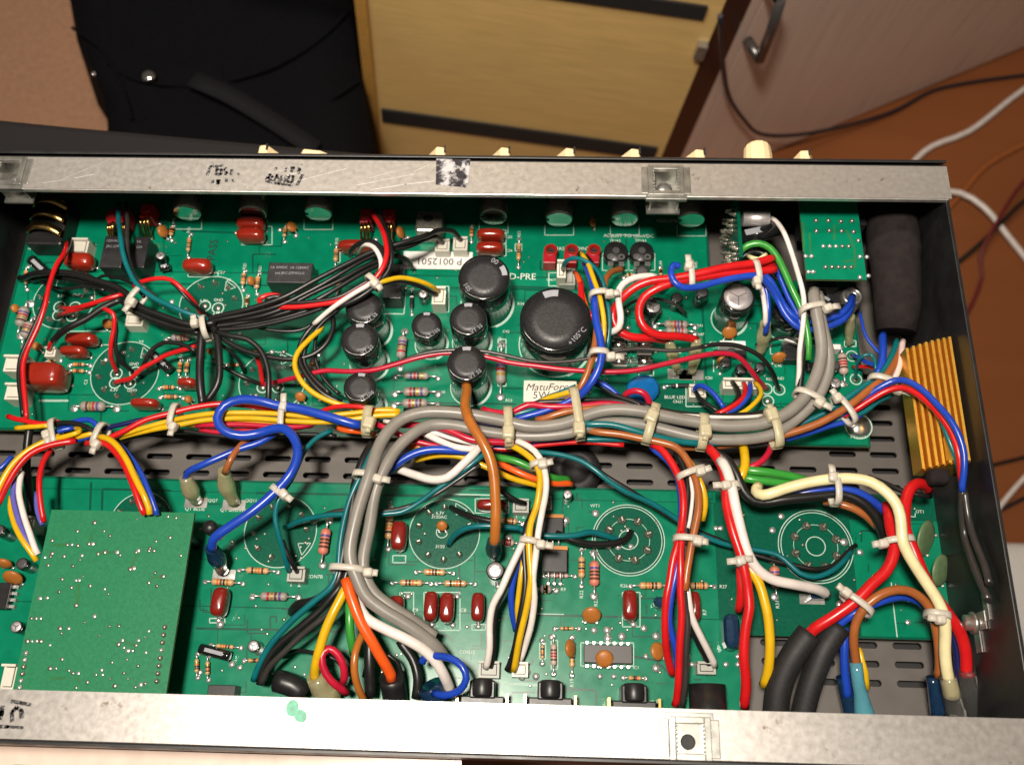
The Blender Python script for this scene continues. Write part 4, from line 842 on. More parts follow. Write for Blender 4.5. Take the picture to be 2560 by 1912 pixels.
MB().box((0, 0, 0), (3.5, 46, 20)).obj('pin_header', G['black_plastic'], daughter, (dx1 - 10, dy1 - 66, 23)); MB().box((0, 0, 0), (3.5, 40, 20)).obj('pin_header', G['black_plastic'], daughter, (dx0 + 3, dy1 - 70, 23))
# --- printed legends
for s, u, v, sz, k in (('ADJUST TO 40mVDC', 1572, 590, 2.75, 'U'), ('TP1&2', 1538, 602, 2.4, 'U'), ('TP1&3', 1602, 602, 2.4, 'U'), ('AD-PRE', 1298, 692, 5.0, 'U'), ('CN17', 1378, 700, 2.2, 'U'), ('BLUE LED', 1687, 993, 2.3, 'U'), ('CN21', 1695, 1004, 2.3, 'U'), ('BIAS', 1398, 622, 2.8, 'U'), ('POINT', 1454, 622, 2.8, 'U'), ('VOLUME', 1668, 553, 2.8, 'U'), ('C20', 1272, 593, 2.4, 'U'), ('C24', 1272, 627, 2.4, 'U'), ('C23', 552, 681, 2.4, 'U'), ('C45', 1265, 829, 2.4, 'U'), ('R34', 1302, 760, 2.4, 'U'), ('C47', 1782, 858, 2.4, 'U'), ('C46', 1945, 914, 2.4, 'U'), ('MTG1', 2146, 1091, 2.8, 'U'), ('R41', 1750, 814, 2.4, 'U'), ('R47', 1752, 836, 2.4, 'U'), ('1  2', 335, 822, 3.2, 'U'), ('RED', 1925, 948, 2.4, 'U'), ('GND', 1948, 946, 2.4, 'U'), ('R53', 1272, 1001, 2.4, 'U'), ('V1', 112, 700, 2.4, 'U'), ('V3', 572, 700, 2.4, 'U'), ('V4', 353, 854, 2.4, 'U'), ('R60', 1105, 980, 2.2, 'U'), ('C50', 1772, 945, 2.4, 'U'), ('R38', 1660, 690, 2.4, 'U'),
                          ('QT BLUE', 487, 1272, 2.3, 'L'), ('QT BROWN', 585, 1275, 2.3, 'L'), ('QQ7', 532, 1251, 2.4, 'L'), ('QQ11', 628, 1251, 2.4, 'L'), ('CON7B', 786, 1441, 2.6, 'L'), ('1  2', 738, 1460, 3.4, 'L'), ('CON12', 1168, 1630, 2.4, 'L'), ('IC1', 1590, 1668, 2.2, 'L'), ('WT1', 1488, 1264, 2.4, 'L'), ('R27', 1808, 1466, 2.4, 'L'), ('R26', 1560, 1464, 2.4, 'L'), ('C9', 1038, 1525, 2.6, 'L'), ('C8', 1158, 1525, 2.6, 'L'), ('OT1', 2300, 1279, 2.4, 'L'), ('1  2', 1300, 1290, 3.0, 'L'), ('R9', 1408, 1473, 2.4, 'L')):
    text(k, s, u, v, sz if sz > 2.6 or len(s) > 5 else sz * .85)
for s, u, v, k in (('R15', 472, 575, 'U'), ('R16', 435, 552, 'U'), ('R20', 612, 666, 'U'), ('R21', 650, 672, 'U'), ('R10', 842, 603, 'U'), ('R55', 1298, 585, 'U'), ('R12', 452, 887, 'U'), ('R44', 1652, 660, 'U'), ('R45', 1740, 662, 'U'), ('R61', 1250, 850, 'U'), ('R22', 1454, 1485, 'L'), ('R23', 1490, 1505, 'L'), ('R31', 1944, 1510, 'L'), ('R6', 976, 1258, 'L'), ('R18', 1384, 1705, 'L'), ('R19', 1430, 1706, 'L'), ('C3', 215, 955, 'U'), ('R7', 1762, 1530, 'L'), ('R14', 1700, 875, 'U')): text(k, s, u, v, 2.2, math.pi / 2)
for b_ in ((1372, 682, 1428, 715, 'U'), (1715, 965, 1762, 1016, 'U'), (604, 566, 680, 612, 'U'), (470, 682, 545, 692, 'U'), (1195, 575, 1265, 608, 'U'), (1195, 610, 1265, 640, 'U'), (1084, 716, 1122, 780, 'U'), (1245, 848, 1265, 965, 'U'), (1288, 610, 1304, 628, 'U'), (838, 626, 850, 656, 'U'), (606, 690, 616, 710, 'U'), (1188, 1246, 1272, 1282, 'L'), (1056, 1560, 1086, 1572, 'L'), (1060, 1480, 1150, 1575, 'L'), (982, 1388, 1014, 1406, 'L'), (1180, 1560, 1214, 1574, 'L'), (1556, 1480, 1600, 1566, 'L'), (1452, 1606, 1584, 1664, 'L'), (524, 1545, 562, 1556, 'L'), (1000, 1480, 1034, 1560, 'L'), (1378, 1600, 1394, 1672, 'L'), (1349, 1606, 1364, 1646, 'L'), (98, 1000, 170, 1003, 'U'), (170, 862, 280, 828, 'U'), (205, 1024, 262, 1026, 'U')): silk_box(b_[4], *b_[:4])
silk_line('L', [(1130, 1235), (1270, 1238)], .6); silk_line('L', [(1180, 1704), (1355, 1712)], 1.1); silk_line('L', [(1280, 1532), (1410, 1535)], .4); silk_line('L', [(2228, 1455), (2232, 1500), (2243, 1592)], .5); silk_line('L', [(2275, 1290), (2288, 1292), (2288, 1282)], .4)
silk_line('U', [(1930, 862), (1926, 862), (1926, 885), (1932, 885)], .5); silk_box('U', 2112, 852, 2140, 866, .6); silk_line('U', [(1784, 930), (1784, 900)], .5)
# dark gaps between copper areas
for pts in ([(455, 570), (458, 578), (590, 582)], [(900, 725), (1120, 730)], [(1270, 716), (1480, 722)], [(250, 1070), (256, 1000)], [(880, 1004), (1290, 1010)], [(1500, 722), (1510, 880)]): trace('U', pts, 1.0)
for pts in ([(228, 1205), (225, 1275)], [(255, 1275), (256, 1222), (428, 1226)], [(150, 1200), (148, 1262)], [(490, 1570), (700, 1574), (900, 1580)], [(1078, 1590), (1120, 1588), (1132, 1605)], [(640, 1232), (900, 1236), (1200, 1240)], [(1285, 1535), (1690, 1545)], [(1400, 1720), (1490, 1725), (1492, 1770)], [(1145, 1340), (1150, 1480)], [(1585, 1640), (1640, 1650), (1680, 1690)]): trace('L', pts, 1.0)
def rnd_traces(k, n, u0, u1, v0, v1):                            # fine routing under the solder mask
    for _ in range(n):
        u, v = random.uniform(u0, u1), random.uniform(v0, v1); d = random.choice((0, 1)); pts = [(u, v)]
        for s_ in range(random.randint(1, 3)):
            ln = random.uniform(15, 75) * random.choice((-1, 1)); u, v = (u + ln, v) if d == 0 else (u, v + ln * .7)
            u, v = min(max(u, u0), u1), min(max(v, v0), v1); pts.append((u, v)); d = 1 - d
        trace(k, pts, random.uniform(.35, .8))
rnd_traces('U', 95, 70, 1740, 560, 1040); rnd_traces('U', 25, 1790, 2130, 740, 1040); rnd_traces('L', 95, 500, 1780, 1225, 1730); rnd_traces('L', 16, 1900, 2320, 1300, 1570)
for k, n, (u0, u1, v0, v1) in (('U', 130, (70, 1740, 570, 1040)), ('U', 30, (1800, 2130, 760, 1060)), ('L', 130, (500, 1780, 1235, 1730)), ('L', 24, (1820, 2330, 1270, 1570)), ('D', 24, (120, 410, 1295, 1710))):
    mv = MB(); z = BOARDS[k][1] + .14
    for _ in range(n):
        q = P(random.uniform(u0, u1), random.uniform(v0, v1), z); mv.lathe([(random.uniform(.45, .8), 0), (.3, .12)], 7, c=q)
    tag(mv.obj('plated_holes', G['old_solder'], BOARDS[k][0], WORLD[BOARDS[k][0].name], local=False), kind='stuff')
for k in 'ULDS':
    B_, z = BOARDS[k]
    if SILK[k].v: tag(SILK[k].obj('silkscreen_lines', G['silk_dim'], B_, WORLD[B_.name], local=False), kind='stuff')
    if TR[k].v: tag(TR[k].obj('dark_traces', G['trace_light' if k in 'DS' else 'trace'], B_, WORLD[B_.name], local=False), kind='stuff')
q = P(532, 630, BZ); text('U', 'PASS', 532, 625, 6.0, math.pi / 2, 'ink', BZ + .15, name='inspection_stamp')
# standing board at the front right
a = P(1795, 560, 30)
vb = MB().box((0, 0, 0), (1.6, 36, 34)).obj('vertical_board', [G['pcb']], None, (a.x + 6, 215, 31)); tag(vb, 'small dark circuit board standing on edge behind the black sleeve, studded with solder', 'circuit board')
for i in range(46):
    link(bpy.data.objects.new('solder_joint', next(iter(BLOB.values()))), vb, (a.x + 5.1, 215 + random.uniform(-16, 15), 31 + random.uniform(-14, 15)), mat3=Matrix.Rotation(-math.pi / 2, 3, 'Y'))
q = P(1872, 535, 46); MB().lathe([(3.8, -7), (3.8, 5), (3.4, 5.5), (.01, 5.5)], 18, M=Matrix.Rotation(math.pi / 2, 3, 'Y')).obj('metal_can', G['cap_silver'], vb, (a.x + 16, q.y, 42))
q = P(1897, 580, 40); o = MB().lathe([(4.0, -9), (4.0, 9), (.01, 9.2)], 18, M=Matrix.Rotation(math.pi / 2 - .25, 3, 'Y') ).obj('lying_capacitor', G['cap_sleeve'], vb, (q.x, q.y, 38), .25); MB().box((0, 0, 4.05), (14, 3.0, .1)).obj('sleeve_print', G['print_grey'], o, WORLD[o.name])
# gold aluminium-clad resistor on the end wall
g0, g1 = P(2335, 852, 52), P(2385, 1158, 52); yl = g0.y - g1.y; yc = (g0.y + g1.y) / 2
gr = empty('power_resistor', (XR - 12, yc, 30), 'gold finned aluminium power resistor bolted to the right end wall', 'resistor')
m = MB(); prof = [(-16, 4)]
for i in range(8):
    x = -16 + i * 1.95; z = 13.5 + 1.75 * i + 2.0 * math.sin(math.pi * (i + 1.0) / 9); prof += [(x + .1, z), (x + 1.15, z + .15), (x + 1.25, z - 1.7), (x + 1.85, z - 1.7)]
prof += [(0, 24), (0, 4)]; n = len(prof)
vs = [(x, -yl / 2, z) for x, z in prof] + [(x, yl / 2, z) for x, z in prof]; m.add(vs, [tuple(range(n)), tuple(reversed(range(n, 2 * n)))] + [((i + 1) % n, i, n + i, n + (i + 1) % n) for i in range(n)])
o = m.obj('finned_body', G['heatsink_gold'], gr, (XR - .4, yc, 30))
q = P(2428, 1112, 56); MB().box((0, 0, 0), (9, 10, 2.2)).obj('fixing_foot', G['heatsink_gold'], gr, (XR - 4.6, yc - yl / 2 + 6, 52)); MB().lathe([(3.0, 0), (2.8, 2), (.01, 2.6)], 6, smooth=False).obj('fixing_nut', G['tin'], gr, (XR - 5, yc - yl / 2 + 6.5, 53.1))
MB().blob((0, 0, 0), (9, 7, 9)).obj('terminal_sleeve', G['sleeve_cloth'], gr, (XR - 9, yc - yl / 2 - 2.5, 40))
# black cloth sleeve over the transformer leads
ps = spline([P(2232, 470, 34), P(2230, 560, 36), P(2238, 660, 37), P(2244, 760, 35), P(2240, 830, 32)], 5); n = len(ps)
o = MB().tube([p - ps[0] for p in ps], [11.8 - 4.5 * max(0, (i / n - .55)) ** 1 * 1.6 + .35 * math.sin(i * 1.3) + .2 * math.sin(i * 2.9) for i in range(n)], 18).obj('lead_sleeve', G['sleeve_cloth'], None, ps[0]); tag(o, 'wide black cloth sleeve over the leads beside the switch board', 'sleeve')
q = P(1440, 1172, 8); o = MB().lathe([(.01, 0), (11, 0), (12, 3), (11.5, 7), (8, 9), (6, 8.6), (5.5, 3), (.01, 3)], 26).obj('cable_grommet', G['black_matte'], None, (q.x, q.y, 0)); tag(o, 'black rubber grommet in the vent floor between the boards', 'grommet')

# ------------------------------------------------------------------ wires: colour | radius mm | where | u,v[,height] ...
WIRES = '''
red|1.25|running down the far left edge past the largest red capacitor|170,606,24 158,635,32 139,664,36 123,718,38 115,760,38 98,809,36 70,872,34 59,910,34 59,957,34 62,1005,34 66,1046,33
black|1.2|running down the far left edge beside the red wire|176,600,22 160,640,30 128,700,33 104,770,33 72,850,31 52,900,30 48,957,30 54,1010,30 58,1040,30
teal|1.35|dropping from the front rim into the black bundle on the left|297,510,30 299,578,38 307,629,40 320,670,40 342,711,40 380,741,40 427,764,40 475,786,39 520,800,37
dark|1.2|dropping from the front rim beside the teal wire|318,508,30 317,560,34 316,600,36 322,650,36 345,705,37 390,745,36
black|2.0|thick upper strand of the left bundle, from the board edge|50,695,15 80,686,26 110,683,30 174,685,32 237,699,34 300,720,35 348,768,36 411,792,36 475,810,36 540,806,36
black|2.0|middle strand of the left bundle|80,700,16 130,692,24 200,700,28 270,722,31 330,772,32 400,804,32 475,824,33 540,815,34
black|1.8|lower strand of the left bundle under the cable tie|200,680,18 255,712,26 300,745,29 360,790,30 430,822,30 500,832,32
red|1.2|arching right of the teal wire toward the upper socket print|335,716,34 351,705,36 395,695,38 427,698,38 453,718,37 481,749,32 500,783,22 506,790,14
black|1.0|beside the red arch, ending at the upper socket print|430,706,36 452,728,36 485,762,32 520,786,24 545,792,14
red|1.25|upper red lead soldered to the far left socket print|149,767,13 160,769,18 177,771,24 221,763,32 278,744,34 310,735,33
red|1.15|lower red lead soldered to the far left socket print|146,788,13 158,784,18 177,777,24 205,770,28 240,760,31
black|2.1|thick sleeve angling down to the small white connector|133,852,24 150,832,29 174,816,32 221,793,33 259,768,34 305,748,34
red|1.1|red tip entering the small white connector|122,874,20 126,862,23 134,850,25
red|1.2|dropping from the left bundle to the middle left socket print|259,771,34 282,783,34 285,815,31 279,853,28 278,891,23 291,931,13
black|1.1|following the red drop to the middle left socket print|286,790,32 290,825,29 288,856,26 297,897,21 332,929,13
red|1.25|from the middle left socket print up to the black drop|288,956,13 310,952,17 332,945,20 354,922,22 380,907,23 411,888,24 459,872,27 490,866,28
black|1.2|arching over the lying capacitor to the middle left socket print|342,936,13 352,925,18 361,907,22 376,878,25 408,856,27 453,860,28 490,878,28
black|2.6|left of the two thick drops into the main harness|508,822,34 503,845,35 500,894,34 503,957,34 507,1012,32
black|2.2|right of the two thick drops, bowed|530,812,34 544,846,35 551,910,35 545,957,34 513,1004,32
black|1.7|arch dropping into the harness at the blue loop|540,830,36 580,842,37 617,848,37 649,872,36 667,916,35 671,973,33 671,1012,30
black|1.6|loop swinging right below the relay|545,835,33 570,856,33 617,880,33 700,896,33 735,897,33 782,886,33 817,856,34 833,812,34 828,780,34
black|1.1|low across the board to the middle socket print|535,900,22 570,922,20 617,945,18 655,960,13
red|1.2|short drop to the middle socket print|636,880,26 648,912,20 657,962,13
black|1.6|top strand of the bundle rising right to the two white connectors|500,800,36 560,786,39 617,775,41 700,748,43 782,704,44 861,662,44 925,632,43 972,618,42 1020,604,41 1067,588,38 1093,576,34 1131,578,28 1152,600,20
black|1.6|second strand rising right to the two white connectors|505,806,35 560,796,37 617,786,38 700,764,40 782,722,41 861,678,41 925,645,40 972,628,39 1020,616,37 1060,598,33 1090,590,28 1106,606,20
black|1.6|third strand rising right past the relay|505,812,34 580,800,35 650,789,37 719,767,38 782,735,39 846,702,39 905,668,38 950,650,36 990,640,34 1015,650,28 1028,665,20
black|1.6|fourth strand rising right past the relay|505,818,33 580,810,34 660,796,35 740,772,36 800,745,37 860,712,37 920,676,36 960,655,34
black|1.5|lowest strand rising right under the white wire|510,826,32 600,822,33 680,808,34 760,786,36 820,764,38 880,736,39 930,708,40
black|1.4|strand bent down at the lower end of the rising bundle|520,815,32 600,815,33 690,800,34 770,775,35 830,752,35
red|1.3|hairpin loop under the relay, running to the cable tie|712,748,36 690,738,37 665,738,37 648,748,37 655,758,38 690,766,39 740,768,40 800,762,41 850,752,42 893,728,43 930,706,44
black|1.2|hairpin inside the red loop under the relay|730,752,36 700,742,38 670,746,38 664,753,38 690,757,39 740,757,40 800,752,41 846,743,42 890,720,43 925,700,44
red|1.6|rising from the cable tie to the red socket under the rim|934,704,45 958,670,47 968,638,47 963,600,45 951,566,40 934,537,32
black|1.4|rising from the cable tie beside the red wire to the rim|945,706,44 972,672,45 980,640,46 975,600,44 958,560,40 940,528,34
white|1.5|hooked white wire through the tie below the white sticker|893,632,26 900,616,34 915,610,40 937,619,44 952,650,45 950,683,45 925,710,45 887,733,44 846,760,42 812,786,40 785,810,37
black|1.3|hooked black wire beside the white hook|876,640,26 880,622,34 905,606,40 935,606,43 958,632,44 962,670,45 940,712,44 895,745,43 850,768,41
black|1.6|outer strand of the bow joining the harness by the yellow wire|840,765,40 800,796,38 772,826,36 752,862,35 748,900,35 765,940,35 805,982,34 855,1005,32
black|1.5|inner strand of the bow joining the harness by the yellow wire|850,770,38 812,800,36 782,836,34 764,870,34 762,905,33 785,948,33 825,986,32
yellow|1.6|long bow from the rising bundle into the harness|806,816,34 773,847,36 746,881,37 738,910,37 751,951,37 782,983,36 830,1005,35 880,1016,34 930,1022,33
yellow|1.5|from the cable tie to the tall white connector|945,706,44 960,703,44 998,695,41 1045,703,36 1080,716,30 1096,728,23
black|1.2|under the yellow wire to the tall white connector|950,712,42 1000,704,38 1050,716,32 1092,738,22
crimson|1.3|long red wire across the board, passing behind the capacitors|660,962,13 681,957,18 735,945,28 776,935,31 817,927,32 861,928,33 925,925,34 988,910,35 1051,894,36 1124,884,36 1216,892,36 1273,904,36 1340,914,36 1400,924,36 1470,929,36 1565,927,37 1660,910,38 1739,894,38 1793,884,37 1837,888,35 1865,910,31 1891,942,25 1916,972,13
dark|1.0|long thin dark wire across the board above the red one|960,915,33 998,904,35 1051,885,37 1115,875,38 1203,878,38 1273,891,37 1343,904,36 1438,901,36 1500,890,37 1546,878,38 1596,872,38 1691,876,38 1755,867,38
black|1.2|arching right to the lower right eyelets|1755,867,38 1800,862,37 1850,866,36 1897,888,33 1929,926,26 1948,974,13
burnt|2.9|thick wire bridging from the capacitors down to the rear board|1165,962,36 1166,985,40 1166,1021,46 1178,1065,52 1204,1105,53 1225,1143,52 1238,1191,50 1240,1254,47 1236,1317,43 1234,1362,36
yellow|1.5|rising from the harness to the connector by the red sockets|1454,634,32 1473,664,40 1489,708,45 1498,740,46 1503,767,46 1509,809,45 1509,847,43 1503,900,40
blue|2.3|thick wire sweeping from the front connector down into the harness|1462,650,28 1473,680,36 1482,724,42 1487,760,46 1493,805,48 1501,853,49 1501,894,49 1489,935,47 1468,970,44 1440,1000,39 1395,1030,34
brown|2.0|curving beside the thick blue sweep into the harness|1492,800,40 1489,862,42 1482,897,42 1468,935,41 1448,970,39 1415,1002,35 1360,1040,32
teal|1.4|looped over the white front connector and down the bundle|1407,672,26 1412,655,33 1430,645,37 1454,647,39 1486,666,40 1505,695,42 1514,740,42 1521,780,42 1523,815,41 1519,870,38
black|1.4|between yellow and teal down the front bundle|1465,640,28 1482,664,36 1500,700,41 1508,740,42 1513,790,42 1514,840,41
brown|2.0|short stub right of the front connector bundle|1556,674,22 1533,681,28 1516,697,34 1510,715,37
orange|1.5|short wire curving out of the front connector|1438,682,24 1446,695,31 1455,722,35 1461,750,37 1470,780,36
red|2.0|curving from the front connector behind the blue sweep|1443,690,24 1451,718,34 1455,745,37 1464,773,38 1482,790,38 1500,806,36
red|2.5|upper strand of the pair arching right to the cut end|1672,850,27 1628,843,32 1581,842,34 1549,830,35 1531,802,36 1535,775,38 1558,747,42 1590,720,45 1628,702,47 1676,694,48 1739,683,49 1818,670,49 1881,662,48 1932,646,46
red|2.5|lower strand of the pair, bowed round the small capacitors|1742,850,27 1691,841,33 1644,836,36 1612,818,38 1597,793,39 1597,764,41 1611,741,43 1644,722,45 1691,708,46 1755,695,47 1818,683,47 1890,676,46 1940,672,44
red|2.4|third strand hidden under the red pair|1700,700,43 1755,687,44 1818,676,44 1890,668,43 1935,660,42
white|2.0|kinked pale wire beside the thick red pair|1640,692,42 1600,694,44 1570,703,45 1550,722,45 1546,750,45 1550,790,44 1547,815,42 1530,828,38 1512,832,34
cream|1.2|thin pale wire over the red pair to the loop|1870,640,40 1898,648,44 1915,636,44
blue|2.0|looped round the red pair and over the silver capped capacitor|1700,668,52 1686,663,53 1680,680,54 1686,702,54 1705,716,53 1745,715,51 1800,703,50 1850,695,50 1895,693,49 1920,712,46 1940,745,42 1964,786,40 1999,816,39 2040,822,38 2080,813,38 2107,800,38 2125,772,36 2132,742,28
blue|2.0|second strand of the loop to the ring terminal|1895,700,45 1915,690,46 1935,715,44 1960,760,40 1990,796,38 2025,806,37 2060,799,38 2097,788,39 2120,765,38 2132,740,30
blue|1.8|dropping beside the white stripe into a clear sleeve|1905,694,42 1919,735,40 1922,775,38 1917,810,34 1913,835,28
white|1.5|dropping beside the blue wire into a clear sleeve|1900,700,41 1911,745,40 1914,785,38 1912,815,33
blue|1.7|tall blue strand under the green and yellow wire|1938,660,40 1955,700,40 1972,745,39 1994,790,38 2004,840,36
white|1.5|long pale ribbon descending past the switch board|1930,546,42 1945,560,44 1960,582,46 1981,632,47 1996,684,48 2008,745,47 2007,815,44 2000,878,41 1998,925,37 1994,965,34
black|1.8|tall black strand beside the pale ribbon|2000,690,40 2015,750,42 2016,820,40 2010,880,38 2004,935,36 1995,985,34
green|2.1|green and yellow earth wire arching beside the standing board|1848,646,38 1852,628,42 1870,614,44 1897,610,45 1925,622,46 1945,646,46 1964,682,46 1980,722,45 1998,765,43 2018,830,41 2023,866,39 2021,900,36
black|2.0|loop under the earth wire arch|1850,652,34 1870,632,36 1900,630,36 1925,650,36 1945,690,36
grey|3.3|left strand of the thick grey pair|2036,728,46 2037,748,48 2040,785,48 2048,830,47 2056,870,46 2054,908,45 2036,955,44 2000,1000,43 1953,1040,42 1905,1062,41 1881,1066,41 1818,1066,41 1723,1048,41 1596,1030,41 1501,1030,41 1407,1056,41 1312,1064,41 1273,1057,41 1210,1046,42 1115,1030,43 1051,1028,44 1004,1044,45 972,1078,46 950,1118,47 926,1175,48 904,1238,47 888,1317,46 876,1396,45 886,1440,44 911,1492,42 958,1526,40 1022,1560,37 1080,1606,32 1108,1640,26
grey|3.1|right strand of the thick grey pair|2044,735,44 2052,790,45 2064,845,44 2072,895,43 2062,948,42 2034,1005,41 1990,1050,39 1940,1084,38 1890,1098,37 1800,1098,37 1700,1082,37 1600,1062,37 1501,1058,37 1407,1084,37 1312,1092,37 1210,1078,38 1140,1060,39 1075,1062,40 1028,1088,42 990,1125,43 960,1180,44 936,1240,43 920,1317,42 911,1396,41 916,1442,40 936,1485,38 985,1522,36 1045,1556,33 1090,1590,30
blue|2.3|short thick wire emerging below the black sleeve|2208,836,30 2207,870,34 2203,910,36 2190,945,35
teal|1.7|from the black sleeve along the right end into the harness|2242,850,32 2228,890,36 2208,929,38 2161,966,39 2113,998,38 2060,1032,35 2010,1056,33 1960,1078,31 1900,1098,30
brown|2.2|from the black sleeve along the right end under the grey pair|2244,868,31 2238,905,37 2217,941,41 2161,984,43 2113,1020,42 2050,1055,40 1987,1078,38 1923,1096,36 1860,1106,34 1800,1114,32 1720,1116,30 1640,1110,29
pink|1.8|pale wire emerging rightmost from the black sleeve|2258,852,31 2255,890,36 2246,920,38 2234,945,38 2215,968,36
blue|1.8|upper of the pair arching over the gold resistor|2120,1026,36 2151,1006,40 2176,984,43 2208,964,46 2240,951,48 2271,954,51 2309,976,54 2344,1011,58 2376,1052,61 2398,1097,61 2409,1135,60 2412,1180,58 2406,1228,54
red|1.8|lower of the pair arching over the gold resistor|2110,1040,36 2135,1025,39 2176,998,42 2218,975,45 2256,967,48 2287,979,51 2319,1005,54 2354,1046,57 2382,1090,58 2396,1128,58 2402,1165,56 2404,1205,53
teal|1.2|thin strand behind the red and blue arch on the gold resistor|2330,1010,52 2354,1052,55 2372,1095,56 2386,1130,55 2396,1165,53 2400,1200,50
dark|2.1|left of the two dark tubes at the right end wall|2406,1222,53 2402,1270,48 2410,1333,42 2426,1381,38 2448,1444,33 2470,1500,30
dark|1.9|right of the two dark tubes at the right end wall|2409,1225,52 2424,1302,46 2440,1358,42 2460,1410,38 2474,1460,34
blue|1.6|lower strand in the right end of the harness|2190,1000,34 2129,1048,35 2082,1062,34 2018,1084,33 1950,1102,31 1880,1112,29
teal|1.6|lower strand passing the board screw|2230,985,36 2195,1000,37 2161,1028,36 2120,1042,35 2060,1062,32
blue|.8|thin hook falling from the switch board to the sleeve bundle|2150,780,26 2154,799,28 2164,840,29 2189,874,30 2205,890,31
teal|.9|thin arch to the eyelet at the right board edge|2140,948,13 2143,915,22 2150,895,28 2164,886,30 2180,888,30 2190,925,32
red|1.0|short lead to the eyelet at the right board edge|2132,918,13 2150,917,18 2180,919,24 2200,930,30
blue|1.1|short lead beside the red one at the right board edge|2130,888,13 2145,894,20 2170,908,26 2195,915,30
black|1.5|from the long white connector back to the harness|1831,955,22 1844,970,26 1847,988,29 1832,1010,31 1800,1030,31
red|1.3|from the long white connector back to the harness|1859,958,22 1862,975,27 1856,995,30 1832,1015,32 1790,1036,31
blue|1.3|from the long white connector back to the harness|1875,958,22 1876,972,27 1868,994,30 1845,1018,31 1805,1038,30
yellow|1.4|from the long white connector back to the harness|1888,956,22 1901,972,27 1902,988,30 1888,1008,32 1865,1028,32 1835,1044,31
blue|1.3|looping from the BLUE LED connector|1736,978,20 1742,968,24 1756,965,27 1777,976,29 1795,996,30 1810,1020,30
black|1.2|from the BLUE LED connector under the blue loop|1741,982,20 1748,994,24 1768,1010,27 1800,1030,29
crimson|1.9|short loop across the blue varistor disc|1560,994,28 1570,982,31 1590,978,33 1608,984,33 1620,1000,31 1626,1020,28
blue|1.7|from the thick blue sweep under the varistor|1485,950,30 1505,960,31 1530,974,31 1552,994,31 1580,1012,31
black|1.6|from the thick blue sweep along the harness top|1480,956,29 1505,968,30 1533,988,31 1581,1004,33 1618,1020,34
yellow|1.6|crossing the cement resistor into the sweep|1350,1006,32 1375,993,34 1407,984,36 1438,972,38 1460,955,40
teal|1.4|crossing the cement resistor above the yellow wire|1335,1010,31 1365,992,33 1400,980,34 1440,965,36
black|1.5|hugging the lower edge of the cement resistor|1310,1018,33 1345,1006,34 1400,1004,35 1470,1000,35 1540,1000,34 1600,1016,33
crimson|1.9|topmost red of the main harness by the cement resistor|1205,1022,34 1250,1030,36 1286,1026,38 1321,1011,39 1375,1018,40 1454,1016,40 1517,1009,40 1565,1014,40 1612,1030,39 1640,1042,38
teal|1.5|upper teal of the main harness left of the cement resistor|1195,1030,33 1230,1040,35 1270,1040,36 1310,1030,37 1350,1018,37
blue|1.8|upper blue of the main harness under the cement resistor|1270,1056,36 1310,1044,38 1350,1032,39 1400,1012,40 1440,990,41
brown|2.0|upper brown of the main harness beside the grey pair|1340,1050,38 1370,1040,40 1407,1029,41 1470,1022,41 1540,1024,40 1600,1034,38
crimson|2.0|lower red of the main harness below the grey pair|1004,1062,36 1045,1064,37 1115,1074,38 1178,1097,38 1241,1104,37 1300,1104,36 1359,1090,36 1400,1085,36 1440,1084,36
blue|1.7|lower blue of the main harness below the grey pair|1180,1106,31 1241,1114,32 1300,1112,32 1360,1100,32 1420,1096,32
teal|1.9|lower teal of the main harness below the grey pair|1440,1060,38 1470,1062,40 1533,1064,41 1596,1079,41 1660,1094,40 1739,1106,38 1834,1106,36 1900,1098,34
teal|1.6|deep teal of the main harness under the ties|1430,1092,32 1464,1098,33 1520,1100,33 1580,1100,32
brown|2.1|from the main harness into the third bundle to the rear|1460,1070,36 1490,1077,38 1549,1084,39 1596,1095,40 1650,1107,41 1691,1120,42 1714,1142,43 1732,1175,44 1743,1215,45 1745,1262,45 1739,1308,44 1732,1352,43 1724,1400,42 1716,1440,41 1712,1475,40
black|1.7|black edge of the main harness above the grey pair|1600,1012,36 1650,1026,37 1723,1036,37 1818,1038,36 1897,1034,34 1940,1020,32
white|.9|thin white edge of the main harness above the grey pair|1640,1032,38 1700,1038,39 1780,1043,39 1850,1042,38 1905,1038,36
black|1.6|lower black strand right of the third bundle|1640,1100,30 1700,1116,30 1767,1121,31 1830,1120,31 1926,1110,31 1990,1090,31
yellow|1.5|upper of the two yellows in the left harness|266,1096,35 316,1082,37 380,1064,38 443,1048,38 506,1036,38 554,1031,38 640,1032,37 703,1036,37 782,1042,37 861,1033,37 956,1025,37 1000,1028,36
yellow|1.6|lower of the two yellows in the left harness|300,1094,34 380,1074,36 443,1062,37 506,1050,37 570,1046,37 640,1047,37 735,1052,37 820,1054,37 890,1048,38 941,1040,38 1000,1036,37
yellow|1.3|third yellow under the blue loop|470,1062,34 540,1056,34 640,1056,34 740,1060,34 840,1044,35 900,1030,35 980,1022,34
red|1.7|upper red of the left harness|215,1108,36 266,1096,38 316,1076,39 364,1052,39 427,1034,38 490,1017,37 554,1008,36 620,1012,34 700,1026,33 780,1032,32
crimson|1.6|lower red of the left harness under the blue loop|490,1064,34 540,1064,35 600,1061,35 700,1064,35 760,1064,35 815,1048,36 850,1034,36
crimson|1.5|deepest red of the left harness|500,1074,31 545,1080,31 590,1076,31 650,1072,31 720,1074,32 782,1064,33
red|1.4|red crossing to the large tie left of the grey bend|800,1030,34 830,1018,36 861,1014,37 909,1018,38 960,1034,36
crimson|1.7|from the large tie down under the grey bend|940,1060,36 975,1074,36 1004,1088,35 1051,1104,35 1100,1114,34 1150,1118,32
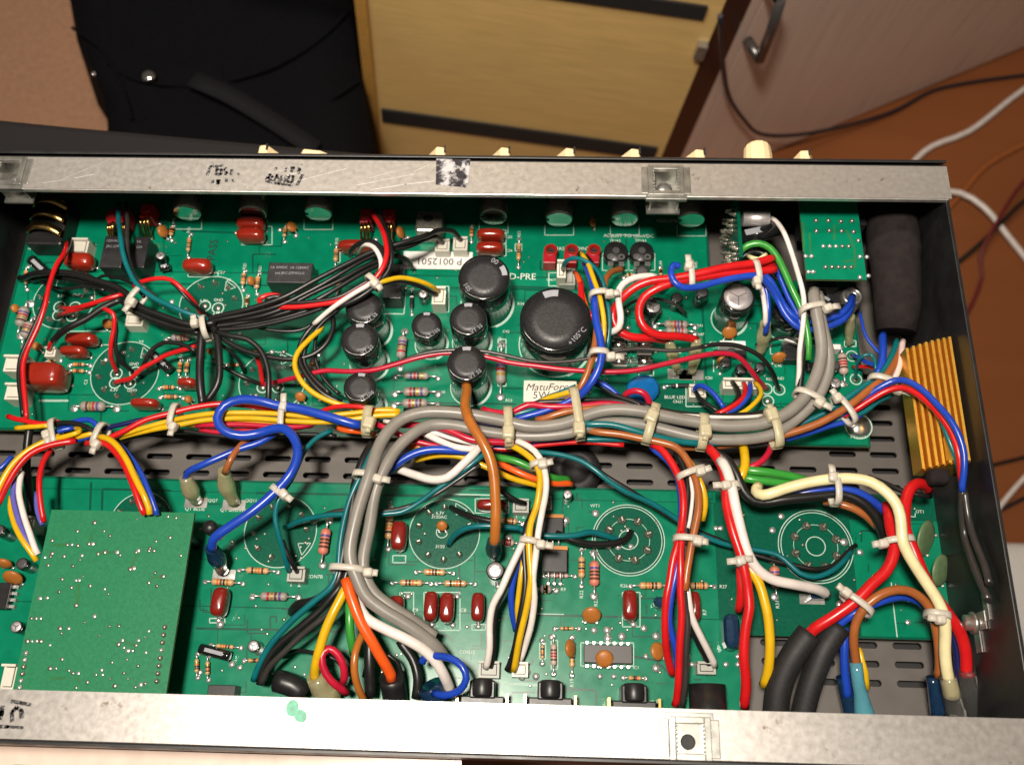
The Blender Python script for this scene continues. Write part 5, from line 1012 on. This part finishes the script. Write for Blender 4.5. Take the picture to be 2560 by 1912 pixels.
blue|2.7|looped thick blue wire, rear end in a navy boot|900,1062,40 860,1050,42 800,1034,42 740,1022,41 690,1016,41 649,1004,42 601,998,42 563,1012,42 546,1044,42 562,1074,42 601,1087,41 645,1083,40 678,1074,41 708,1073,42 733,1092,43 747,1120,44 745,1150,44 726,1186,44 697,1217,43 668,1244,43 617,1288,43 570,1322,42 538,1346,41 529,1372,35
blue|2.0|lower blue wire ending in the left yellowed sleeve|690,1080,34 649,1104,35 601,1119,36 554,1140,37 506,1162,37 470,1180,34 462,1200,28
brown|1.9|short brown wire ending in the right yellowed sleeve|625,1088,32 611,1104,35 585,1132,37 570,1160,37 562,1182,33
blue|1.6|small ring loop between the two left ties|150,1064,32 177,1056,33 203,1048,34 228,1049,35 244,1066,35 232,1086,35 200,1098,34 160,1104,33
blue|1.5|short blue crossing behind the leftmost tie|120,1090,33 136,1081,34 160,1072,34 185,1068,33
navy|1.5|dark blue strand beside the upper red of the left harness|250,1078,32 266,1071,33 316,1058,34 358,1047,34 420,1040,33
black|1.5|black arc between the two left ties|120,1066,33 160,1056,35 200,1060,36 228,1074,36 236,1096,35 225,1110,33
yellow|1.5|short yellow at the far left end of the harness|40,1070,32 60,1068,33 90,1066,34 125,1064,34
yellow|1.5|short yellow hooked between the two left ties|120,1100,36 145,1096,37 177,1087,38 196,1080,38 200,1072,36 188,1070,33
yellow|1.3|short yellow joining the second tie|185,1092,35 205,1088,36 230,1082,36 252,1076,34
red|1.6|joining the far left wires to the leftmost tie|20,1040,32 40,1046,33 66,1050,34 100,1058,34 150,1056,33
black|2.4|dark trunk falling from the leftmost tie|75,1060,30 70,1110,28 66,1170,26 72,1230,22 80,1290,18
yellow|1.8|outermost of the fan bending left off the edge|150,1090,36 117,1104,37 73,1127,38 34,1158,39 4,1200,39 -20,1250,38
red|1.9|second of the fan bending left off the edge|190,1102,36 127,1115,38 79,1135,39 43,1168,39 14,1212,38 -8,1262,36
red|1.6|falling straight to the daughter board corner|128,1124,34 108,1153,36 96,1200,37 99,1254,36 110,1305,34
violet|1.4|purple strand behind the red fall at the daughter board|92,1230,32 95,1275,33 107,1312,33
white|1.7|white strand falling to the daughter board edge|55,1180,34 46,1232,36 56,1286,37 74,1333,37 96,1386,35
violet|1.6|periwinkle strand beside the white fall|40,1195,34 31,1240,35 42,1290,36 64,1340,36 88,1388,34
yellow|1.6|yellow strand falling left of the white one|28,1240,33 25,1262,34 34,1300,36 54,1345,37 92,1402,34
blue|1.4|small blue at the left edge under the fan|30,1140,30 12,1160,31 -10,1180,31
violet|1.5|purple strand at the left edge under the red fan|16,1215,33 4,1240,33 -14,1280,32
yellow|1.8|middle of the trio arching over the daughter board|247,1092,38 270,1098,40 294,1116,42 321,1153,43 343,1200,43 360,1240,43 375,1286,40
red|1.8|left of the trio arching over the daughter board|244,1102,37 268,1112,39 295,1142,41 322,1188,42 342,1232,42 363,1286,40
blue|1.6|right of the trio arching over the daughter board|300,1112,36 330,1148,38 355,1184,40 374,1232,41 392,1288,39
teal|1.3|thin teal from the harness to the grey two pin connector|830,1076,32 790,1096,33 760,1128,34 745,1165,35 728,1200,37 700,1240,38 686,1286,36 694,1333,33 708,1376,28 724,1428,20
black|1.2|black partner at the grey two pin connector|705,1350,28 718,1385,26 734,1412,23 744,1430,19
teal|1.3|thin teal crossing behind the grey pair to the left socket ring|712,1318,14 730,1310,20 751,1302,24 798,1292,27 849,1287,29 910,1288,29 972,1282,29 1004,1278,29 1045,1257,30 1083,1229,32 1130,1197,34 1178,1162,36 1215,1132,36
dark|1.2|dark partner of the thin teal behind the grey pair|780,1306,22 805,1290,26 850,1277,28 910,1280,28 972,1276,28 1030,1262,29 1090,1234,30 1150,1196,32 1200,1160,33
teal|1.8|following the grey pair down to the rear rim|950,1100,38 925,1140,40 900,1190,40 878,1240,39 862,1302,38 850,1365,37 842,1430,36 828,1465,35 782,1508,33 719,1562,30 672,1613,27 649,1657,24 634,1700,20
black|2.8|following the grey pair down on its left|930,1110,36 908,1160,38 890,1215,38 876,1275,38 866,1333,37 858,1396,36 848,1450,35 820,1486,32 780,1506,29 745,1512,25 732,1530,19
black|2.2|second black strand left of the grey pair|900,1200,35 886,1260,36 876,1330,36 870,1396,36 862,1450,35 835,1490,34 805,1524,32 760,1560,30 700,1606,27 665,1655,24 650,1710,20
dark|1.7|grey-brown strand fanning to the rear left|858,1462,36 840,1505,36 817,1535,35 767,1576,33 713,1628,30 672,1668,27 652,1708,24
yellow|2.6|thick yellow falling to the rear rim|868,1465,38 856,1490,38 836,1524,38 814,1568,37 799,1617,35 791,1660,32 788,1696,26
green|2.3|green falling beside the orange at the rear|874,1500,35 876,1530,36 877,1582,34 884,1632,28
burnt|2.0|brown bow at the rear rim below the grey pair|910,1580,32 902,1598,34 890,1632,36 887,1677,35 895,1718,30 910,1752,24
orange|3.0|thick orange falling to the rear beside the grey pair|864,1448,40 870,1475,40 882,1506,40 900,1546,39 931,1598,37 956,1649,33 979,1698,26
crimson|2.1|narrow loop at the rear rim by the yellow wire|858,1705,26 858,1668,30 845,1634,32 822,1620,33 806,1642,33 816,1685,31 838,1713,29 868,1732,24
white|2.9|thick white falling right under the grey pair|890,1490,36 900,1512,37 918,1541,37 956,1566,37 1020,1601,36 1068,1632,34 1097,1663,31 1114,1693,27 1126,1724,20
blue|2.0|open ring round the white wire at the rear rim|1055,1656,30 1064,1644,32 1085,1638,34 1124,1642,36 1153,1661,37 1164,1693,36 1146,1725,33 1112,1738,30 1084,1732,26
black|3.0|black sleeve strand at the rear below the white wire|930,1560,26 925,1610,27 922,1670,26 925,1740,22
black|2.6|second black sleeve strand at the rear|1000,1600,24 1030,1650,24 1042,1700,23 1040,1745,20
blue|2.3|arch from under the grey pair along the vent floor|945,1210,32 958,1192,34 988,1162,36 1036,1134,37 1083,1123,37 1140,1124,36 1200,1130,33
green|1.6|green edge behind the blue arch over the vent floor|960,1180,30 990,1152,31 1040,1126,32 1090,1116,32 1150,1122,31 1230,1136,31
yellow|1.7|behind the burnt wire under the blue arch|1040,1150,28 1099,1137,31 1153,1140,32 1200,1158,32 1244,1180,31 1289,1200,29 1345,1214,26
white|1.9|white strand slanting into the burnt wire crossing|1045,1072,34 1067,1086,36 1099,1103,37 1137,1118,38 1184,1122,37 1230,1110,35
white|2.4|white hook on the vent floor behind the burnt wire|1200,1116,36 1188,1132,38 1153,1164,38 1120,1190,37 1080,1196,35 1035,1186,32 990,1172,28
black|1.7|black strand beside the white slant|1040,1084,32 1070,1100,33 1110,1118,34 1160,1130,33 1220,1140,31
green|2.1|green strand reaching the rubber grommet|1225,1140,30 1255,1143,31 1289,1150,32 1330,1170,31 1378,1194,28 1424,1200,20
orange|1.9|orange strand reaching the rubber grommet|1225,1150,29 1255,1160,30 1289,1176,31 1330,1194,30 1378,1209,27 1430,1210,20
orange|2.0|short orange glimpse at the large tie left of the grey bend|846,1068,33 865,1072,34 885,1074,34 910,1078,32 940,1086,30
orange|1.8|short orange glimpse under the grey bend|1000,1108,28 1030,1116,29 1060,1120,29 1090,1128,27
black|1.6|black strands over the rear board edge by the burnt wire|1230,1200,28 1262,1232,26 1290,1250,24 1312,1258,20
yellow|1.8|front yellow of the first bundle to the rear|1262,1108,36 1286,1115,38 1313,1131,40 1337,1155,41 1348,1186,41 1347,1222,41 1341,1268,40 1328,1311,40 1324,1349,40 1324,1396,39 1326,1440,38 1322,1475,36 1313,1535,32 1297,1614,26 1284,1676,19
white|1.8|white of the first bundle to the rear|1285,1102,36 1308,1110,38 1336,1128,40 1357,1159,41 1367,1200,41 1365,1238,40 1354,1286,40 1344,1333,39 1338,1396,39 1334,1450,37 1338,1490,34 1331,1544,29 1312,1610,22 1300,1650,18
black|1.8|black of the first bundle to the rear|1274,1108,35 1299,1119,37 1328,1140,38 1350,1175,39 1358,1213,39 1345,1260,38 1322,1306,38 1312,1349,38 1310,1396,37 1312,1460,35 1304,1535,31 1290,1610,25 1268,1675,18
dark|1.5|grey strand of the first bundle to the rear|1290,1108,36 1322,1130,38 1347,1165,39 1362,1205,38 1352,1255,38 1333,1300,37 1330,1350,37
blue|1.8|blue branching left from the first bundle|1316,1340,36 1308,1374,36 1292,1424,34 1278,1480,30 1279,1530,26 1290,1575,20
yellow|1.5|yellow branching beside the blue|1318,1360,37 1306,1420,36 1298,1466,34 1292,1520,30 1296,1560,24 1300,1600,18
white|1.9|white branching left to the rear connector|1318,1336,38 1302,1368,38 1273,1424,37 1249,1480,35 1233,1512,33 1226,1560,30 1225,1614,26 1214,1668,19
black|1.5|black shadowing the white branch to the rear connector|1310,1370,36 1282,1425,35 1258,1480,33 1242,1515,31 1236,1560,28 1234,1614,24 1226,1668,18
red|2.1|left red of the third bundle to the rear|1630,1112,38 1653,1124,40 1684,1162,42 1703,1207,43 1707,1254,43 1704,1302,42 1698,1349,42 1686,1396,41 1673,1460,39 1665,1490,38 1661,1541,35 1667,1614,29 1681,1684,20
red|2.0|right red of the third bundle, reaching the rear rim|1708,1330,43 1704,1365,43 1701,1428,42 1699,1475,40 1704,1544,37 1701,1630,32 1695,1703,27 1687,1762,20
blue|1.8|blue of the third bundle to the rear|1628,1116,36 1668,1148,38 1690,1185,39 1700,1240,39 1704,1310,40 1698,1381,41 1685,1444,40 1677,1487,38 1675,1551,34 1688,1617,28 1692,1680,19
yellow|1.8|yellow edge of the third bundle behind its tie|1672,1108,38 1690,1118,40 1718,1144,42 1742,1188,43 1757,1229,42 1761,1264,40 1756,1300,37
black|2.0|black core of the third bundle|1690,1130,38 1712,1175,40 1721,1215,41 1719,1265,41 1716,1320,41 1714,1365,41
dark|1.8|brown-grey strand of the third bundle to the rear rim|1716,1340,40 1713,1400,40 1710,1480,38 1717,1520,35 1720,1560,33 1714,1630,29 1710,1725,23 1705,1765,19
white|.9|thin white strand inside the third bundle|1726,1190,43 1732,1230,43 1727,1280,42 1720,1320,42
white|1.9|white of the third bundle bent right to the rear connector|1716,1470,38 1719,1490,37 1730,1538,34 1753,1590,29 1771,1630,24 1786,1664,18
black|1.9|black of the third bundle bent right to the rear connector|1714,1490,35 1722,1540,32 1742,1592,27 1760,1632,22 1772,1664,17
red|2.7|left red of the fourth bundle with the thick white|1770,1118,38 1786,1137,40 1803,1169,42 1812,1204,43 1816,1254,43 1832,1317,43 1850,1381,42 1859,1428,41 1869,1480,39 1875,1519,38 1866,1582,35 1859,1646,31 1862,1709,26 1861,1765,20
red|2.3|inner red of the fourth bundle, cut short by the navy cover|1828,1220,40 1834,1270,40 1846,1330,39 1856,1381,38 1850,1430,36 1850,1480,33 1846,1525,28
white|2.8|thick white of the fourth bundle bent right over the socket ring|1800,1150,42 1816,1176,44 1832,1220,45 1841,1270,45 1853,1333,44 1866,1376,43 1890,1414,41 1930,1445,38 1982,1462,34 2034,1474,28 2066,1484,21
yellow|2.6|yellow of the fourth bundle falling to the rear|1862,1400,38 1876,1424,39 1896,1460,38 1909,1503,37 1921,1551,35 1927,1605,32 1923,1662,28 1909,1712,22
black|2.8|black running from the harness round the right socket ring|1750,1112,34 1767,1121,35 1812,1148,36 1840,1188,37 1858,1226,36 1885,1251,35 1920,1254,35 1955,1247,36 2034,1240,37 2113,1238,38 2160,1258,38 2190,1290,36 2206,1330,32 2212,1370,26
yellow|2.6|short thick yellow hook at the green pair|1856,1110,32 1860,1135,35 1862,1164,37 1852,1196,36 1840,1216,32
crimson|1.8|short red curl left of the thick yellow hook|1930,1108,31 1924,1128,33 1904,1152,34 1878,1166,34 1850,1178,32
green|2.4|upper of the green pair|1848,1172,33 1866,1176,35 1913,1182,36 1965,1190,35 2015,1202,33 2070,1220,30
green|2.4|lower of the green pair|1846,1188,32 1870,1194,34 1915,1200,34 1965,1208,33 2010,1216,31
cream|3.0|thick cream wire arching to the right end|1896,1214,36 1892,1227,38 1908,1236,41 1971,1219,44 2050,1203,47 2129,1194,49 2176,1202,50 2214,1229,50 2242,1267,50 2253,1311,49 2260,1358,48 2282,1406,46 2312,1455,45 2344,1502,44 2361,1540,43 2366,1580,40 2366,1630,36 2369,1693,31 2380,1740,26
blue|2.3|blue under the cream arch|1940,1252,32 1965,1240,34 2018,1227,37 2097,1219,39 2145,1231,39 2183,1256,37 2210,1280,33
brown|2.2|brown under the cream arch|2060,1252,30 2094,1256,33 2129,1266,34 2167,1288,33 2194,1318,28
red|3.1|thick red hooked over at the right end wall|2318,1224,30 2308,1208,36 2292,1206,40 2278,1220,42 2269,1250,43 2265,1286,44 2263,1330,44 2276,1368,43 2303,1428,42 2332,1474,41 2366,1522,40 2397,1573,37 2412,1630,33 2418,1690,28
red|3.1|thick red ending in a black tube at the rear right|2216,1262,36 2221,1285,40 2228,1320,42 2238,1355,43 2236,1392,43 2217,1430,42 2176,1464,41 2145,1494,40 2082,1540,37 2040,1568,34 2018,1592,31
blue|2.2|blue ending in a black tube at the rear right|2310,1514,32 2290,1502,34 2256,1491,36 2224,1494,37 2176,1511,37 2129,1536,35 2094,1564,31
brown|2.4|brown arch ending in a cyan boot at the rear right|2344,1690,24 2346,1646,29 2344,1580,35 2333,1528,39 2304,1495,42 2262,1477,44 2218,1480,44 2172,1507,42 2143,1551,38 2135,1598,34 2140,1664,27
yellow|1.6|yellow and green sliver behind the cyan boot|2146,1620,24 2154,1650,24 2164,1680,23 2168,1720,20
blue|2.3|blue strand dropping beside the cyan boot|2112,1570,28 2112,1620,26 2114,1680,23 2118,1740,19
navy|2.2|dark blue strand between cream and red at the rear right|2352,1520,32 2376,1572,31 2392,1630,28 2400,1700,24
black|1.3|thin black wire crossing to the red hook at the right end|2170,1192,24 2215,1208,28 2258,1226,32 2300,1236,34 2325,1240,30
black|2.4|black lead hugging the side of the gold resistor|2262,930,34 2286,990,34 2300,1060,32 2306,1130,30 2312,1190,28 2330,1215,27
teal|1.5|long teal from the harness toward the third bundle|1335,1130,32 1372,1132,34 1410,1137,35 1454,1151,36 1490,1176,36 1516,1198,35 1565,1230,33 1628,1258,30 1691,1296,26 1742,1330,24 1786,1349,23 1824,1362,22 1881,1374,22 1945,1389,22 1975,1412,22 2000,1432,22 2036,1441,22 2082,1424,21 2115,1394,18 2130,1376,14
black|1.4|long black partner of the teal crossing the rear board|1430,1142,32 1480,1166,33 1520,1194,33 1580,1230,31 1640,1266,28 1700,1304,24 1750,1330,21 1800,1352,20 1860,1378,19 1930,1398,19 1990,1412,19 2040,1422,19 2090,1410,18 2120,1380,15 2140,1362,13
teal|1.7|teal of the twisted pair into the left octal ring|1300,1321,24 1340,1334,24 1384,1339,24 1438,1338,23 1476,1331,21 1517,1340,18 1553,1352,13
black|1.9|black of the twisted pair into the left octal ring|1390,1332,22 1426,1349,22 1470,1360,20 1517,1360,18 1558,1349,16 1578,1328,13
black|.9|thin stray across the far left socket print|96,700,16 130,716,24 170,722,27 215,716,29 262,726,31
black|.9|thin stray looping below the far left relays|240,700,18 262,690,24 300,696,28 335,712,31 360,742,33
black|.8|thin stray from the knot toward the lying capacitor|515,840,32 490,858,28 455,868,22 430,880,18
black|.9|thin stray under the right thick drop|548,858,30 580,880,26 600,905,21 610,930,15
black|.9|thin stray crossing below the relay|560,800,30 620,812,30 690,826,29 750,826,28 790,806,28
black|1.0|thin stray beside the bow by the yellow wire|845,778,36 806,812,33 790,850,31 790,905,30 812,950,29 850,985,28
dark|.9|thin stray among the small right capacitors|1560,770,18 1590,752,24 1640,748,27 1690,762,24 1715,785,18
black|.9|thin stray behind the right clear sleeve|1890,862,18 1930,850,24 1965,842,28 1998,856,30
black|.9|thin stray at the rear rim among the fanned wires|700,1640,17 740,1625,22 790,1634,25 840,1650,24 870,1690,20
black|1.0|thin stray looped at the rear rim by the orange wire|910,1690,20 925,1650,26 955,1632,28 990,1650,27 1008,1700,22
violet|1.2|thin strand threading the main harness under the ties|1130,1046,30 1220,1062,31 1320,1074,31 1430,1070,31 1540,1050,31 1640,1056,31 1740,1072,31
black|1.4|second dark strand along the top of the main harness|1010,1026,31 1080,1018,33 1160,1022,34 1240,1036,34 1330,1032,34 1430,1010,34
red|1.2|thin strand along the underside of the main harness|1100,1090,31 1180,1112,31 1270,1122,31 1350,1112,31 1450,1106,31 1560,1112,31
black|1.4|dark strand along the underside of the left harness|280,1102,30 360,1084,30 450,1078,30 540,1090,30 640,1092,30 740,1086,30 840,1090,30
white|1.1|thin white strand inside the harness at the grey bend|960,1052,34 1020,1060,36 1080,1080,37 1140,1100,36 1200,1112,34
blue|1.3|thin blue strand beside the brown at the right end of the harness|2170,1010,36 2100,1038,38 2030,1072,36 1960,1092,34 1890,1102,33
yellow|1.1|thin yellow strand at the right end of the harness|1900,1090,34 1840,1098,34 1760,1104,33 1690,1108,32 1640,1116,31
black|1.7|short black lead to the noval ring by the burnt wire|1128,1268,13 1145,1276,17 1178,1291,22 1220,1302,24 1250,1306,24
teal|1.6|short teal lead to the noval ring by the burnt wire|1122,1362,13 1132,1344,18 1148,1328,22 1178,1315,25 1225,1313,26 1305,1321,24
'''
COLN = dict(red='red', crimson='crimson', blue='blue', navy='navy', teal='teal', black='black', dark='dark grey', white='white', cream='cream', grey='grey', yellow='yellow', orange='orange', brown='brown', burnt='burnt orange', green='green', violet='purple', pink='pale pink')
for row in WIRES.strip().split('\n'):
    c, r, where, pts = row.split('|'); r = float(r); r *= .90 if r < 1.4 else (.82 if c == 'grey' else .77); ps = []
    for t in pts.split():
        q = [float(x) for x in t.split(',')]; ps.append(q)
    for q in ps:                                                  # keep clear of the end wall
        while P(*q).x > XR - 2.6 and q[2] < 66: q[2] += 1.0
    pw = [P(*q) for q in ps]; sp = spline(pw, 2.4)
    amp = 0.22 * r; ph = random.uniform(0, 6)
    sp = [p + Vector((math.sin(i * .41 + ph), math.cos(i * .29 + 2 * ph), math.sin(i * .23 + 3 * ph))) * amp * (0 < i < len(sp) - 1) for i, p in enumerate(sp)]
    o = MB().tube(sp, r, 10).obj(COLN[c].replace(' ', '_') + '_wire', G['wire_' + c], None, pw[0], local=False)
    lab = where if c in where.split()[:4] else COLN[c] + ' wire, ' + where
    if len(lab.split()) > 16: lab = ' '.join(lab.split()[:16])
    tag(o, lab, 'wire')
# black tubes, boots and clear sleeves that cover wire ends
def cover(name, m, rad, pts, label, cat):
    pw = [P(*q) for q in pts]; sp = spline(pw, 2.5); n = len(sp)
    rr = [rad[min(len(rad) - 1, int(i / n * len(rad)))] for i in range(n)] if isinstance(rad, list) else rad
    if isinstance(rr, list): rr = [(rr[max(0, i - 1)] + rr[i] + rr[min(n - 1, i + 1)]) / 3 for i in range(n)]
    o = MB().tube(sp, rr, 14).obj(name, G[m], None, pw[0], local=False); tag(o, label, cat)
cover('heat_shrink_tube', 'black_matte', 5.2, [(2024, 1582, 32), (1987, 1632, 30), (1961, 1680, 27), (1945, 1730, 24), (1938, 1795, 20)], 'thick black tube over the red wire at the rear rim', 'tube')
cover('heat_shrink_tube', 'black_matte', 4.8, [(2098, 1566, 30), (2064, 1617, 29), (2038, 1677, 26), (2020, 1730, 23), (2004, 1795, 19)], 'thick black tube over the blue wire at the rear rim', 'tube')
cover('terminal_boot', 'boot_cyan', [2.5, 2.6, 2.5, 3.0, 3.9, 4.4], [(2140, 1655, 28), (2145, 1700, 26), (2154, 1745, 22), (2164, 1800, 18)], 'translucent cyan boot on the brown arch at the rear rim', 'boot')
cover('terminal_boot', 'boot_navy', [2.4, 2.8, 3.0], [(2330, 1690, 22), (2338, 1740, 19), (2346, 1790, 16)], 'dark blue boot left of the clear sleeves at the rear rim', 'boot')
cover('clear_sleeve', 'sleeve_clear', [3.3, 3.5, 3.6], [(2369, 1690, 31), (2380, 1735, 27), (2396, 1795, 21)], 'clear glossy sleeve on the end of the cream wire', 'sleeve')
cover('clear_sleeve', 'sleeve_clear', [3.4, 3.6, 3.8], [(2416, 1672, 29), (2424, 1720, 25), (2438, 1790, 20)], 'clear glossy sleeve on the end of the thick red wire', 'sleeve')
cover('terminal_boot', 'boot_navy', 3.0, [(2108, 1690, 20), (2118, 1740, 17), (2130, 1795, 14)], 'dark blue boot left of the cyan boot at the rear rim', 'boot')
cover('black_plug', 'black_plastic', 4.6, [(690, 1700, 22), (730, 1712, 22), (760, 1735, 20)], 'black plug at the rear rim under the fanned wires', 'plug')
cover('terminal_sleeve', 'sleeve', [4.0, 5.0, 5.4, 4.6], [(790, 1690, 27), (805, 1720, 22), (830, 1750, 18)], 'yellowed clear sleeve on the thick yellow wire at the rear rim', 'sleeve')
cover('terminal_boot', 'black_plastic', 5.2, [(978, 1690, 25), (985, 1725, 20), (990, 1760, 16)], 'dark boot on the end of the thick orange wire', 'boot')
cover('dark_plug', 'boot_navy', 5.4, [(1072, 1712, 22), (1085, 1735, 20), (1096, 1765, 17)], 'dark blue plug inside the blue ring at the rear rim', 'plug')

# ------------------------------------------------------------------ cable ties: head u,v | strap from u,v to u,v | bundle height | half thickness | old? | where
TIES = '''
330,755 362,722 322,772 36 6 0 the left black bundle over the teal wire
486,807 512,796 520,848 36 7 0 the knot of the black bundle above the thick drops
936,708 918,692 952,722 43 5 0 the white and red hooks left of the tall connector
432,1066 446,1012 430,1072 36 6 0 the left harness between red and yellow wires
240,1110 266,1060 238,1120 35 6 0 the second knot of the left harness
116,1086 136,1050 146,1120 34 6 0 the leftmost knot of the harness
708,1016 712,1006 706,1082 37 6 0 the blue and yellow wires right of the blue loop
922,1056 926,1018 916,1090 38 6 1 the harness just left of the grey bend
1271,1080 1270,1020 1274,1118 38 7 1 the grey pair below the cement resistor's left end
1448,1070 1432,972 1452,1098 40 7 1 the grey pair below the cement resistor
1630,1040 1640,1012 1614,1108 40 7 1 the grey pair below the blue varistor
1764,1076 1758,1038 1752,1124 39 7 1 the grey pair below the long white connector
1930,1036 1922,1022 1946,1118 40 7 1 the grey pair where it turns up at the right
2048,1006 1986,978 2060,1012 42 6 0 the grey pair on its way up at the right
2094,994 2084,990 2136,1058 40 6 0 the brown and teal wires crossing the board screw
2245,974 2172,945 2240,965 40 6 0 the wire fan below the black sleeve
2070,770 2000,780 2062,768 46 6 0 the top of the grey pair and pale ribbon
1524,734 1474,742 1522,738 45 6 0 the front bundle beside the largest capacitor
1528,891 1474,886 1522,888 46 6 0 the thick blue sweep beside the fuses
1722,664 1722,655 1728,722 48 6 0 the red pair and blue loop
1893,702 1884,656 1896,712 47 6 0 the red pair over the silver capped capacitor
944,1196 884,1186 942,1194 44 6 0 the grey pair at the rear board edge
709,1234 680,1216 716,1246 42 4 0 the looped blue and teal wires above the left socket ring
920,1430 826,1420 916,1428 41 7 0 the grey pair below the socket rings
1356,1160 1326,1166 1368,1156 40 5 0 the top of the first bundle to the rear
1352,1360 1300,1350 1346,1358 39 5 0 the lower first bundle beside the power transistors
1752,1178 1694,1196 1762,1172 43 6 0 the top of the third bundle to the rear
1744,1352 1684,1346 1760,1354 42 6 0 the lower third bundle to the rear
1816,1212 1800,1216 1848,1214 43 5 0 the top of the red and thick white wires
1852,1402 1836,1402 1880,1400 41 5 0 the lower red and thick white wires
2082,1192 2082,1184 2090,1262 44 7 0 the cream arch over the right socket ring
2208,1358 2206,1356 2282,1348 44 6 0 the two thick red wires and cream wire
2116,1480 2106,1482 2178,1536 40 6 0 the thick red and brown wires at the rear right
2352,1548 2314,1532 2372,1542 42 6 0 the cream and red wires at the rear right
'''
for row in TIES.strip().split('\n'):
    q = row.split(' ', 6); hd = [float(x) for x in q[0].split(',')]; a = [float(x) for x in q[1].split(',')]; b = [float(x) for x in q[2].split(',')]; z = float(q[3]); hh = float(q[4]); old = q[5] == '1'
    pa, pb = P(*a, z), P(*b, z); c = (pa + pb) / 2; hw = (pb - pa).length / 2; d = (pb - pa).normalized(); side = Vector((-d.y, d.x, 0)); up = Vector((0, 0, 1))
    t = empty('cable_tie', c, ('yellowed ' if old else 'clear ') + 'nylon cable tie round ' + q[6], 'cable tie', 'nylon cable ties'); m_ = G['tie_old' if old else 'tie']
    loop = []
    for i in range(29):
        th = 2 * math.pi * i / 28; cx = math.copysign(abs(math.cos(th)) ** .75, math.cos(th)); sx = math.copysign(abs(math.sin(th)) ** .75, math.sin(th)); loop.append(d * (hw * cx) + up * ((hh - 1.0) * sx))
    MB().ribbon(loop, side, 2.6 if not old else 3.8, .9).obj('strap', m_, t, c)
    ph = P(*hd, z + hh * .8); rz = math.atan2(d.y, d.x) + random.uniform(-.25, .25); sx = 4.6 if not old else 6.6
    h = MB().box((0, 0, 0), (sx, 4.1 if not old else 5.8, 3.8), taper=.82, rz=rz).obj('head', m_, t, ph); bevel(h, 1.1, 3)
    e = (ph - c).dot(d); sg = 1 if e > 0 else -1
    tl = [ph + up * -.5, ph + d * sg * 3 + up * .4, ph + d * sg * random.uniform(4, 6) + up * random.uniform(-.6, .8)]
    MB().ribbon([p - ph for p in tl], side, 2.6, .9).obj('tail', m_, t, ph)

# printed words become plain meshes
dg = bpy.context.evaluated_depsgraph_get()
for o in [o for o in sc.objects if o.type == 'FONT']:
    me = bpy.data.meshes.new_from_object(o.evaluated_get(dg)); nm = o.name; n = bpy.data.objects.new(nm + '_', me); col.objects.link(n)
    n.parent = o.parent; n.location = o.location; n.rotation_euler = o.rotation_euler; bpy.data.objects.remove(o); n.name = nm
